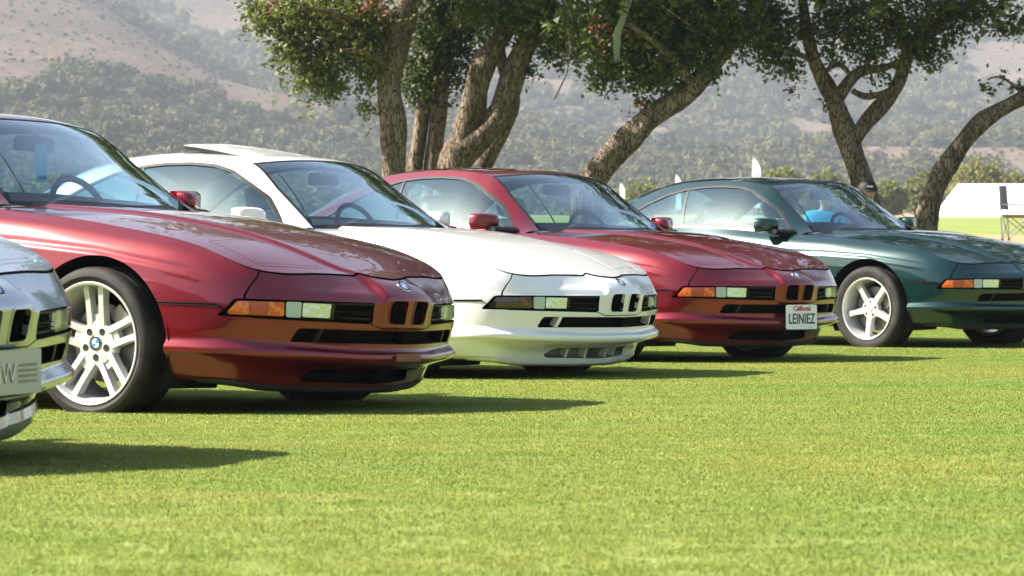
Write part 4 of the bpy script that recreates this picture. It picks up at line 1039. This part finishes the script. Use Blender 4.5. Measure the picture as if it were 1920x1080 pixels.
def limb(b, seq, D, seed, nsub=5):
    """a trunk or limb through photo points (px, py, width px, optional depth offset); real metres at distance D"""
    r = random.Random(seed); pts = []; rad = []
    for q in seq:
        d = D + (q[3] if len(q) > 3 else 0); pts.append(at(q[0], q[1], d)); rad.append(q[2] * d / FPX / 2)
    k = np.arange(len(pts)); sp = spline(k, np.array([list(p) for p in pts])); rs = pchip(k, np.array(rad)[:, None])
    tt = np.linspace(0, len(pts) - 1, (len(pts) - 1) * nsub + 1); nn = 14
    ph = [r.uniform(0, 6.28) for _ in range(4)]
    def jit(i, j): a = 2*math.pi*j/nn; t = tt[i]; return 1 + .09*math.sin(3*a + ph[0] + t*1.3) + .06*math.sin(5*a + ph[1] - t*2.1) + .06*math.sin(2*a + t*3.3 + ph[2]) + r.uniform(-.035, .035)
    b.tube([Vector(sp(t)) for t in tt], [float(rs(t)[0]) for t in tt], nn, jit=jit)
    return pts
def leaves(blobs, D, seed, n_of, size, depth=1.0):
    """leaf faces gathered in twigs through the volume of each blob (px, py, rx, ry, optional depth offset, optional half depth)"""
    r = np.random.RandomState(seed); V = []; F = []
    for bl in blobs:
        px, py, rx, ry = bl[:4]; dz = bl[4] if len(bl) > 4 else 0; c = np.array(at(px, py, D + dz)); m = (D + dz) / FPX; ax = np.array([rx * m, (bl[5] if len(bl) > 5 else max(rx, ry) * m * depth), ry * m])
        nt_ = max(3, int(n_of * ax[0] * ax[2] * 3.14 * (1 + .25 * ax[1])))
        d = r.normal(size=(nt_, 3)); d /= np.linalg.norm(d, axis=1, keepdims=True); tw = c + d * ax * (r.rand(nt_, 1)**.45) * (1 + .22 * r.normal(size=(nt_, 1)))
        tdir = r.normal(size=(nt_, 3)) + np.array([0, 0, -.3])
        for k in range(9):
            p = tw + tdir * (.045 * (k - 4) * .45) * 1.0 + r.normal(size=(nt_, 3)) * .028
            nrm = r.normal(size=(nt_, 3)) + np.array([-.35, -.35, .7]); nrm /= np.linalg.norm(nrm, axis=1, keepdims=True); a = np.cross(nrm, r.normal(size=(nt_, 3))); a /= np.linalg.norm(a, axis=1, keepdims=True); bb = np.cross(nrm, a)
            s = size * (.7 + .6 * r.rand(nt_, 1)); i0 = len(V) * 1
            q = np.stack([p - a*s, p - bb*s*.52 + nrm*s*.14, p + a*s, p + bb*s*.52 + nrm*s*.14], 1); V.append(q.reshape(-1, 3))
    V = np.concatenate(V); n = len(V) // 4; me = bpy.data.meshes.new('crown'); me.vertices.add(len(V)); me.vertices.foreach_set('co', V.ravel()); me.loops.add(n * 4); me.loops.foreach_set('vertex_index', np.arange(n * 4, dtype=np.int32)); me.polygons.add(n); me.polygons.foreach_set('loop_start', np.arange(0, n * 4, 4, dtype=np.int32)); me.polygons.foreach_set('loop_total', np.full(n, 4, np.int32)); me.update(); return me
LEAFN = [0]
def oak(name, label, D, trunk, limbs, blobs, high, seed, dens=95, size=.034, extra=None):
    base = at(trunk[0][0], trunk[0][1], D); g = float(gz(base.x, base.y)); root = empty(name, (base.x, base.y, g))
    tag(root, label, 'tree', 'oaks standing behind the row of cars'); inv = Matrix.Translation((-base.x, -base.y, -g))
    t0 = trunk[0]; gp = YH - (g - .25 - CAMH) * FPX / D
    b = MB(); foot = [(t0[0] - (trunk[1][0] - t0[0]) * .35, gp, t0[2] * 1.5), (t0[0] - (trunk[1][0] - t0[0]) * .15, (gp + t0[1]) / 2, t0[2] * 1.15)] if gp > t0[1] + 15 else []
    limb(b, foot + trunk, D, seed); m_ = b.mesh('trunk', angle=80); m_.transform(inv); ob('trunk', m_, BARK, root)
    for i, l in enumerate(limbs):
        b = MB(); limb(b, l, D, seed + 10 + i); m_ = b.mesh('limb', angle=80); m_.transform(inv); ob('limb', m_, BARK, root)
    m_ = leaves(blobs, D, seed + 50, dens, size); LEAFN[0] += len(m_.polygons); m_.transform(inv); ob('crown', m_, OAKL, root)
    m_ = leaves(high, D, seed + 51, 30, size * 2.5); LEAFN[0] += len(m_.polygons); m_.transform(inv); ob('upper_crown', m_, OAKL, root)
    return root, inv
o1, inv1 = oak('oak_tree', 'upright pale-barked oak whose leafy crown hangs down beside the white car', 40,
    [(737, 330, 47), (738, 270, 48), (737, 217, 49), (730, 160, 43), (739, 100, 52), (752, 45, 50), (768, -10, 38), (785, -110, 30), (770, -260, 22)],
    [[(742, 95, 30), (700, 60, 16), (640, 30, 11, -.5), (560, 15, 7, -1)], [(735, 130, 20), (690, 100, 10, -.4), (640, 95, 6, -.8)], [(768, -10, 26), (700, -100, 20, -.6), (600, -200, 14, -1)]],
    [(560, 35, 95, 62), (645, 80, 78, 75), (590, 130, 62, 62), (690, 110, 40, 78), (688, 200, 18, 22), (495, 30, 42, 34), (540, 95, 40, 40), (620, 165, 30, 26), (470, 5, 25, 12), (700, 40, 70, 50), (620, 30, 90, 40)],
    [(640, -260, 230, 190, .5, 2.0), (800, -330, 330, 220, 1, 2.5), (720, -760, 420, 300, 0, 3.4)], 100, dens=330)
o2, inv2 = oak('oak_tree', 'pair of thin dark oak stems between the pale upright trunk and the leaning one', 42,
    [(812, 318, 35), (820, 233, 30), (827, 167, 26), (838, 70, 24), (850, -60, 18)], [[(776, 322, 29), (792, 217, 27), (801, 150, 24), (815, 60, 18), (800, -80, 12)]],
    [(815, 50, 75, 85), (835, 130, 55, 60), (795, 175, 30, 26), (870, 60, 60, 65), (770, 150, 22, 45), (800, 110, 40, 60), (860, 15, 70, 35)], [(830, -230, 330, 190, 0, 3.0), (880, -900, 380, 260, 1, 3.2)], 200, dens=320)
o3, inv3 = oak('oak_tree', 'thick oak forking low and leaning right behind the second burgundy car', 41,
    [(850, 318, 64), (893, 260, 60), (938, 207, 48), (963, 133, 44), (990, 77, 40), (1012, 10, 30), (1050, -110, 22), (1040, -260, 16)],
    [[(868, 290, 52), (885, 200, 49), (905, 130, 46), (934, 83, 36), (965, 15, 26), (960, -120, 18)], [(905, 315, 34, .5), (938, 247, 33, .5), (962, 187, 27, .5), (940, 110, 20, .6), (945, 30, 15, .6)]],
    [(955, 35, 70, 45), (1050, 40, 85, 60), (990, 130, 18, 22), (1035, 95, 38, 30), (1090, 85, 50, 44), (1010, 40, 60, 45), (900, 20, 60, 35), (985, 15, 80, 30)], [(1000, -240, 420, 215, -1.0, 3.2), (1080, -820, 460, 330, -.5, 3.6)], 300, dens=330)
o4, inv4 = oak('oak_tree', 'dark oak trunk slanting to the right between the second burgundy car and the green one', 39,
    [(1106, 352, 58), (1167, 273, 48), (1213, 227, 45), (1283, 177, 40), (1322, 138, 35), (1362, 90, 27), (1410, 20, 22), (1450, -120, 16)],
    [[(1300, 158, 20), (1240, 90, 14, -.5), (1170, 40, 9, -.9)], [(1350, 105, 18), (1330, 20, 14), (1280, -80, 11)]],
    [(1150, 55, 120, 68), (1255, 60, 115, 80), (1200, 130, 82, 42), (1125, 152, 26, 18), (1212, 190, 15, 18), (1330, 45, 95, 62), (1338, 148, 20, 13), (1160, 110, 64, 38), (1290, 105, 60, 46), (1200, 20, 130, 40), (1370, 60, 50, 50), (1240, 150, 45, 25)],
    [(1180, -235, 460, 220, -1.5, 3.4), (1330, -780, 480, 320, -.5, 3.6)], 400, dens=380)
o5, inv5 = oak('oak_tree', 'forked oak with open twisting limbs behind the roof of the green car', 40,
    [(1628, 385, 47), (1597, 285, 42), (1576, 228, 40), (1559, 179, 33), (1535, 134, 27), (1519, 86, 24), (1508, 30, 20), (1490, -90, 15)],
    [[(1600, 262, 30), (1633, 220, 30), (1673, 175, 27), (1691, 136, 23), (1708, 88, 24), (1748, 48, 22), (1803, 18, 18), (1880, -40, 13)], [(1566, 192, 24), (1586, 161, 24), (1613, 134, 19), (1660, 126, 13), (1700, 105, 9)], [(1597, 170, 12), (1620, 180, 12), (1645, 178, 12), (1668, 172, 14)], [(1520, 112, 11), (1490, 100, 9, -.3), (1455, 92, 6, -.6)], [(1538, 140, 9), (1570, 122, 9), (1590, 137, 10)], [(1700, 100, 16), (1690, 50, 12), (1650, 0, 9)]],
    [(1450, 50, 75, 58), (1478, 125, 42, 26), (1425, 25, 60, 40), (1545, 45, 50, 38), (1640, 95, 55, 36), (1690, 45, 85, 50), (1742, 112, 50, 18), (1655, 148, 22, 12), (1600, 60, 40, 40), (1850, 25, 80, 34), (1900, 55, 40, 20), (1770, 60, 40, 30), (1560, 100, 25, 20), (1545, 190, 8, 12), (1450, 90, 50, 40), (1600, 20, 80, 28), (1720, 80, 60, 34), (1780, 15, 80, 28)],
    [(1430, -235, 420, 215, -1.5, 3.2), (1740, -235, 420, 215, -1.0, 3.0), (1600, -760, 520, 320, 0, 3.6)], 500, dens=290)
o6, inv6 = oak('oak_tree', 'oak trunk curving away to the right beside the white tent', 38,
    [(1733, 440, 46), (1751, 359, 40), (1771, 314, 38), (1808, 265, 35), (1849, 224, 32), (1893, 196, 28), (1940, 172, 26), (2010, 130, 22), (2080, 30, 17)],
    [[(1925, 180, 10), (1900, 160, 6), (1875, 145, 4), (1850, 150, 2.5)]], [(1880, 150, 24, 12), (1850, 165, 20, 6), (1905, 168, 20, 8)], [(2080, -150, 330, 190, -1, 2.5), (2150, -650, 480, 320, 0, 3.4)], 600, dens=28)
print('leaves', LEAFN[0])
def bunch(name, mat_, parent, inv, bl, D, seed, dens, size):
    m_ = leaves(bl, D, seed, dens, size); m_.transform(inv); o = ob(name, m_, mat_, parent); o['kind'] = 'stuff'; return o
bunch('red_leaf_spray', REDL, o1, inv1, [(690, 12, 26, 12, -.8), (720, 22, 10, 8, -.9), (520, 5, 12, 5, -.8)], 40, 71, 150, .03)
bunch('red_leaf_spray', REDL, o4, inv4, [(1120, 45, 22, 7, -1.0), (1125, 78, 12, 7, -1.0), (1170, 65, 6, 5, -1.0), (1205, 200, 10, 12, -.3)], 39, 72, 130, .03)
bunch('dead_leaf_cluster', REDL, o5, inv5, [(1485, 171, 8, 5, -.2)], 40, 73, 300, .03)
def lichen():
    b = MB(); r = random.Random(4)
    for k in range(26):
        x0 = 1182 + r.uniform(-6, 4); pts = []
        for j in range(9): t = j / 8; pts.append(at(x0 - 24 * min(1, t * 1.8) + r.uniform(-2.5, 2.5) * (1 if t < .8 else .5), -5 + 125 * t * r.uniform(.93, 1.0), 37.9))
        b.tube(pts, [.004, .004, .005, .006, .007, .007, .005, .003, .0015], 4)
    return b.mesh('lichen_strand')
m_ = lichen(); m_.transform(inv4); ob('lichen_strand', m_, LICH, o4)
for pts, w0 in (([(1045, 0), (1065, 60), (1070, 100), (1062, 140), (1038, 190)], 3), ([(1225, 0), (1260, 25), (1290, 45)], 3)):
    b = MB(); b.tube([at(x, y, 37.7) for x, y in pts], [w0 * 37.7 / FPX / 2] * len(pts), 6); m_ = b.mesh('bare_twig'); m_.transform(inv4); ob('bare_twig', m_, BARK, o4)
# ================================================================ things on the far lawn
CANV = mat('white_canvas', (.82, .81, .78), .8)
def tent():
    D = 250.0; x0, xr, z0, z1 = (1770 - 960) * D / FPX, (1808 - 960) * D / FPX, float(gz(32, D)) - .02, CAMH + 66 * D / FPX
    root = empty('marquee_tent', (x0, D, z0)); tag(root, 'long white canvas tent with sloping sides standing on the far lawn', 'tent')
    L, W_ = 26.0, 7.0; rx = xr - x0
    h = z1 - z0
    def sheet(nm, q, nrm, sag=.05):
        """a canvas sheet hung between four points with a slight sag"""
        q = [Vector(a) for a in q]; n = 10; vs = []
        for i in range(n + 1):
            for j in range(n + 1):
                u, v = i / n, j / n; p = q[0]*(1-u)*(1-v) + q[1]*u*(1-v) + q[2]*u*v + q[3]*(1-u)*v; vs.append(p - Vector(nrm) * sag * math.sin(math.pi*u) * math.sin(math.pi*v))
        me = bpy.data.meshes.new(nm); me.from_pydata([tuple(v) for v in vs], [], [(i*(n+1)+j, (i+1)*(n+1)+j, (i+1)*(n+1)+j+1, i*(n+1)+j+1) for i in range(n) for j in range(n)]); me.polygons.foreach_set('use_smooth', [True]*n*n); return ob(nm, me, CANV, root)
    sheet('front_sheet', [(0, 0, 0), (L, 0, 0), (L - rx, W_/2, h), (rx, W_/2, h)], (0, -.6, .8))
    sheet('back_sheet', [(0, W_, 0), (L, W_, 0), (L - rx, W_/2, h), (rx, W_/2, h)], (0, .6, .8))
    b = MB(); b.add([(0, 0, 0), (0, W_, 0), (rx, W_/2, h)], [(0, 1, 2)]); ob('end_sheet', b.mesh('end_sheet', smooth=False), CANV, root)
    b = MB(); b.add([(L, 0, 0), (L, W_, 0), (L - rx, W_/2, h)], [(0, 1, 2)]); ob('end_sheet', b.mesh('end_sheet', smooth=False), CANV, root)
    b = MB(); b.tube([(rx, W_/2, h - .05), (L - rx, W_/2, h - .05)], .05, 8); ob('ridge_pole', b.mesh('ridge_pole'), mat('pole_grey', (.4, .4, .4), .5), root)
tent()
FLAGW = foliage_mat('flag_cloth', [(0, (.78, .79, .84)), (1, (.80, .80, .84))], .5, .8)
def flag(px, top_py, D, w_px, label):
    p = gpt(px, D); H_ = CAMH + (YH - top_py) * D / FPX - p.z; W_ = .46
    root = empty('feather_flag', tuple(p), R(-38)); tag(root, label, 'flag', 'white feather flags beyond the cars')
    b = MB(); b.tube([(0, 0, 0), (0, 0, H_ * .7), (.02, 0, H_ * .9), (.05, 0, H_)], [.02, .015, .010, .006], 8); ob('pole', b.mesh('pole'), mat('pole_grey', (.4, .4, .4), .5), root)
    n = 24; vs = []; fs = []
    for i in range(n + 1):
        t = i / n; z = H_ * (.18 + .82 * t); wd = W_ * (1 - .12 * (1 - t)) * (1 if t < .62 else max(.03, 1 - ((t - .62) / .38)**2.1))
        for j in range(5): vs.append((.015 + .02 * t + wd * j / 4, .03 * math.sin(j * .9 + t * 5), z))
    fs = [(i*5+j, i*5+j+1, (i+1)*5+j+1, (i+1)*5+j) for i in range(n) for j in range(4)]
    me = bpy.data.meshes.new('banner'); me.from_pydata(vs, [], fs); me.polygons.foreach_set('use_smooth', [True]*len(fs)); ob('banner', me, FLAGW, root)
    ob('banner_mark', text_mesh('banner_mark', 'VI', .30, ext=.002, shear=.25), mat('flag_blue', (.10, .22, .42), .7), root, (.26, -.05, H_ - .80), (R(90), R(-8), 0))
flag(1410, 293, 150, 15, 'tallest white feather flag, rising over the roof of the green car')
flag(1266, 326, 200, 14, 'small white feather flag tip over the rear of the green car')
flag(1162, 342, 240, 15, 'white feather flag beside the slanting dark oak trunk')

BUSHL = foliage_mat('bush_leaves', [(0, (.10, .13, .025)), (.4, (.18, .205, .040)), (.8, (.26, .265, .06)), (1, (.33, .29, .09))], .3)
def bush(px, top_py, w_px, D, seed, label):
    p = gpt(px, D); m = D / FPX; h = (CAMH + (YH - top_py) * m) - p.z; hw = w_px * m / 2; r = random.Random(seed)
    root = empty('bush', tuple(p)); tag(root, label, 'bush', 'bushes along the edge of the far lawn'); inv = Matrix.Translation(-p)
    cy_ = YH - (p.z + h * .52 - CAMH) / m; ry = h * .46 / m
    bl = [(px, cy_, w_px * .40, ry, 0, hw * .8)]
    for k in range(9): a = r.uniform(0, 6.28); bl.append((px + math.cos(a) * w_px * .30, cy_ + math.sin(a) * ry * .5 + 3, w_px * r.uniform(.14, .22), ry * r.uniform(.35, .55), r.uniform(-1, 1), hw * .4))
    m_ = leaves(bl, D, seed, 45, .17); m_.transform(inv); ob('foliage', m_, BUSHL, root)
    b = MB()
    for k in range(5): a = 6.28 * k / 5; b.tube([(0, 0, -.2), (math.cos(a) * hw * .3, math.sin(a) * hw * .3, h * .35), (math.cos(a) * hw * .55, math.sin(a) * hw * .5, h * .7)], [.12, .07, .03], 6)
    ob('stem', b.mesh('stem'), BARK, root)
bush(1208, 342, 100, 290, 1, 'round green bush between the slanting trunk and the green car')
bush(1462, 309, 90, 290, 2, 'yellowish bush just right of the tallest flag')
bush(1548, 322, 95, 300, 3, 'low wide bush left of the forked oak')
bush(1665, 338, 80, 280, 4, 'dark bush right of the forked oak trunk')
bush(1728, 322, 75, 310, 5, 'upright bush left of the curved oak trunk')
bush(1835, 300, 130, 320, 6, 'broad tall bush behind the white tent')
bush(1905, 318, 70, 330, 7, 'bush at the end of the row behind the white tent')

# folding camp chair
def camp_chair(p, rz, label, col):
    root = empty('camp_chair', tuple(p), rz); tag(root, label, 'chair', 'folding camp chairs on the lawn'); fm = mat('chair_frame', (.22, .23, .26), .4, .6)
    def bar_(a, b_, r=.011, nm='leg'): ob(nm, MB().tube([a, b_], r, 8).mesh(nm), fm, root)
    hw, dp = .27, .24
    for s in (-1, 1):
        bar_((s*hw, -dp, 0), (s*hw, -dp, .60)); bar_((s*hw, dp, 0), (s*hw, dp + .05, .92))
        bar_((s*hw, -dp, .03), (s*hw, dp, .42), .009, 'cross_brace'); bar_((s*hw, dp, .03), (s*hw, -dp, .42), .009, 'cross_brace')
        b = MB(); b.box((s*hw - .035, -dp - .03, .595), (s*hw + .035, dp + .06, .615)); ob('armrest', b.mesh('armrest'), col, root)
        for q in (-dp, dp): ob('foot', MB().box((s*hw - .02, q - .02, 0), (s*hw + .02, q + .02, .03)).mesh('foot'), BLK, root)
    bar_((-hw, -dp, .03), (hw, -dp, .42), .009, 'cross_brace'); bar_((hw, -dp, .03), (-hw, -dp, .42), .009, 'cross_brace'); bar_((-hw, dp, .03), (hw, dp, .42), .009, 'cross_brace'); bar_((hw, dp, .03), (-hw, dp, .42), .009, 'cross_brace')
    n = 8; vs = [(-hw + 2*hw*i/n, -dp + 2*dp*j/n, .44 - .05*math.sin(math.pi*i/n)) for i in range(n+1) for j in range(n+1)]
    fs = [(i*(n+1)+j, (i+1)*(n+1)+j, (i+1)*(n+1)+j+1, i*(n+1)+j+1) for i in range(n) for j in range(n)]
    me = bpy.data.meshes.new('seat_cloth'); me.from_pydata(vs, [], fs); o = ob('seat_cloth', me, col, root); o.modifiers.new('thick', 'SOLIDIFY').thickness = .012
    vs = [(-hw + 2*hw*i/n, dp + .005 + .045*j/n + .05*math.sin(math.pi*i/n), .52 + .40*j/n) for i in range(n+1) for j in range(n+1)]
    me = bpy.data.meshes.new('back_cloth'); me.from_pydata(vs, [], fs); o = ob('back_cloth', me, col, root); o.modifiers.new('thick', 'SOLIDIFY').thickness = .012
    return root
CGREY = mat('chair_grey_cloth', (.16, .155, .16), .8); CBLK = mat('chair_black_cloth', (.02, .02, .022), .8)
camp_chair(gpt(1912, 57), R(70), 'empty grey folding camp chair beside the tarmac path, seen side on', CGREY)

# two seated people beyond the green car
SKIN = mat('skin', (.50, .30, .21), .55); 
def person(p, rz, shirt, trouser, label, hat):
    root = empty('person', tuple(p), rz); tag(root, label, 'person', 'people seated beyond the green car')
    # seated skeleton, facing -Y (joint, radius x, radius y)
    J = dict(pel=((0, .08, .50), .15, .12), sp=((0, .12, .68), .135, .105), ch=((0, .13, .88), .155, .11), nb=((0, .11, 1.00), .065, .065), nt=((0, .09, 1.07), .055, .055), hb=((0, .075, 1.12), .075, .085), hm=((0, .07, 1.19), .082, .098), ht=((0, .075, 1.255), .06, .07))
    E_ = [('pel', 'sp'), ('sp', 'ch'), ('ch', 'nb'), ('nb', 'nt'), ('nt', 'hb'), ('hb', 'hm'), ('hm', 'ht')]
    for s, k in ((-1, 'r'), (1, 'l')):
        J.update({'sh' + k: ((s*.18, .12, .945), .065, .065), 'el' + k: ((s*.25, .05, .68), .045, .045), 'wr' + k: ((s*.17, -.18, .60), .030, .028), 'pa' + k: ((s*.155, -.25, .59), .040, .018),
                  'hi' + k: ((s*.10, .02, .49), .095, .09), 'kn' + k: ((s*.13, -.40, .50), .065, .065), 'an' + k: ((s*.14, -.42, .10), .042, .042), 'he' + k: ((s*.14, -.42, .045), .045, .04), 'to' + k: ((s*.15, -.60, .035), .042, .028)})
        E_ += [('ch', 'sh' + k), ('sh' + k, 'el' + k), ('el' + k, 'wr' + k), ('wr' + k, 'pa' + k), ('pel', 'hi' + k), ('hi' + k, 'kn' + k), ('kn' + k, 'an' + k), ('an' + k, 'he' + k), ('he' + k, 'to' + k)]
        for f_, (dx, ln) in enumerate(((-.030, .060), (-.010, .072), (.010, .068), (.028, .052))):
            a, b_ = 'f%d%s' % (f_, k), 'g%d%s' % (f_, k); J[a] = ((s*.155 + dx, -.25 - ln * .6, .590), .0085, .0085); J[b_] = ((s*.155 + dx, -.25 - ln, .572), .0075, .0075); E_ += [('pa' + k, a), (a, b_)]
        J['t1' + k] = ((s*.155 - s*.045, -.235, .588), .010, .010); J['t2' + k] = ((s*.155 - s*.058, -.265, .580), .0085, .0085); E_ += [('wr' + k, 't1' + k), ('t1' + k, 't2' + k)]
    names = list(J); me = bpy.data.meshes.new('body'); me.from_pydata([J[n][0] for n in names], [(names.index(a), names.index(b_)) for a, b_ in E_], []); o = bpy.data.objects.new('body_cage', me); C.objects.link(o)
    sk = o.modifiers.new('skin', 'SKIN'); 
    for i, n in enumerate(names): me.skin_vertices[0].data[i].radius = J[n][1:]; me.skin_vertices[0].data[i].use_root = (n == 'pel')
    o.modifiers.new('sub', 'SUBSURF').levels = 2; dg = bpy.context.evaluated_depsgraph_get(); m2 = bpy.data.meshes.new_from_object(o.evaluated_get(dg)); bpy.data.objects.remove(o)
    for q in m2.polygons:
        c = q.center; q.use_smooth = True
        sk_ = c.z > 1.01 or (abs(c.x) > .09 and c.y < -.12 and c.z > .555 and c.z < .70 and abs(c.x) < .26 and c.y > -.36) and not (c.y < -.3 and c.z < .56)
        q.material_index = 0 if sk_ else 1 if c.z > .57 else 3 if c.z < .085 else 2
    body = ob('body', m2, None, root, mats=[SKIN, shirt, trouser, BLK])
    # face
    fb = MB(); fb.lathe([(0, -.012), (.012, -.006), (.014, .004), (.008, .014)], 10, Matrix.Translation((0, -.028, 1.175)) @ Matrix.Rotation(R(90), 4, 'X')); ob('nose', fb.mesh('nose'), SKIN, root)
    for s in (-1, 1):
        ob('eye', MB().lathe([(0, -.008), (.008, -.005), (.010, 0), (.008, .006)], 10, Matrix.Translation((s*.032, -.024, 1.20))).mesh('eye'), BLK, root); ob('ear', MB().lathe([(0, -.008), (.018, -.004), (.024, .004), (.012, .012)], 12, Matrix.Translation((s*.083, .075, 1.185)) @ Matrix.Rotation(R(90), 4, 'Z')).mesh('ear'), SKIN, root)
    ob('mouth', MB().box((-.024, -.020, 1.135), (.024, -.012, 1.142)).mesh('mouth'), mat('lips', (.35, .12, .10), .5), root)
    # cap: dome, peak and button
    hc = MB(); hc.lathe([(.104, .0), (.106, .02), (.100, .055), (.080, .088), (.045, .106), (0, .112)], 28, Matrix.Translation((0, .072, 1.205)) @ Matrix.Rotation(R(90), 4, 'X')); cap = ob('cap', hc.mesh('cap', angle=60), hat, root)
    pk = MB(); vs = []
    for i in range(13):
        a = math.pi + math.pi * i / 12; 
        for q in (1.0, 1.0 + .62 * math.sin(math.pi * i / 12)**.6): vs.append((.100 * math.cos(a) * (1 + (q - 1) * .12), .072 + .102 * math.sin(a) * q, 1.212 - .02 * (q - 1)))
    pk.add(vs, [(2*i, 2*i+1, 2*i+3, 2*i+2) for i in range(12)]); k_ = ob('peak', pk.mesh('peak'), hat, cap); k_.modifiers.new('thick', 'SOLIDIFY').thickness = .004
    ob('cap_mark', MB().box((-.030, -.037, 1.243), (.030, -.030, 1.258)).mesh('cap_mark'), WHT, cap)
    return root
CAPB = mat('cap_black', (.010, .010, .012), .7); SHB = mat('shirt_cyan', (.02, .30, .55), .8); SHD = mat('shirt_dark', (.03, .03, .035), .8); TRO = mat('trouser_grey', (.10, .10, .11), .85)
pp = gpt(1630, 37.2); camp_chair(pp + Vector((0, .12, 0)), R(8), 'black folding camp chair under the person in the dark shirt', CBLK); person(pp, R(8), SHD, TRO, 'person in black cap and dark shirt seated beyond the windscreen of the green car', CAPB)
pp = gpt(1546, 36.6); camp_chair(pp + Vector((0, .12, 0)), R(-10), 'black folding camp chair under the person in the blue shirt', CBLK); person(pp, R(-10), SHB, TRO, 'person in bright blue shirt and dark cap seen through the green car', CAPB)

# blue card hung from the mirror of the near burgundy car
def card():
    p = CARO[1].matrix_basis if False else None
    car = CARO[1]; root = empty('hanging_card'); root.matrix_world = car.matrix_basis.copy() @ Matrix.Translation((-1.05, .03, 1.10)) ; tag(root, 'light blue card hanging from the interior mirror of the near burgundy car', 'card')
    ob('card', MB().prism(rounded([(-.028, -.085), (.028, -.085), (.028, .085), (-.028, .085)], .004), -.001, .001, Matrix.Rotation(R(60), 4, 'Z')).mesh('card'), TAGM, root)
    h = MB(); h.tube([(0, 0, .085), (-.02, -.01, .13), (-.05, -.03, .165)], .003, 6); ob('loop', h.mesh('loop'), INTR, root)
    for k in range(4): ob('card_mark', MB().box((-.020 + k * .011, -.0022, -.072), (-.012 + k * .011, .0022, -.054), Matrix.Rotation(R(60), 4, 'Z')).mesh('card_mark'), PLB, root)
card()
# ================================================================ the air
m = bpy.data.materials.new('haze_air'); m.use_nodes = True; t = m.node_tree; t.nodes.remove(t.nodes['Principled BSDF']); pv = t.nodes.new('ShaderNodeVolumePrincipled'); pv.inputs['Color'].default_value = (.80, .87, 1.0, 1); pv.inputs['Density'].default_value = HAZE_D; pv.inputs['Anisotropy'].default_value = .2
t.links.new(pv.outputs[0], t.nodes['Material Output'].inputs['Volume'])
hb = MB().box((-2200, -120, -12), (2200, 3000, 420)).mesh('haze', smooth=False); tag(ob('haze', hb, m), 'pale hazy air over the valley', kind='stuff')
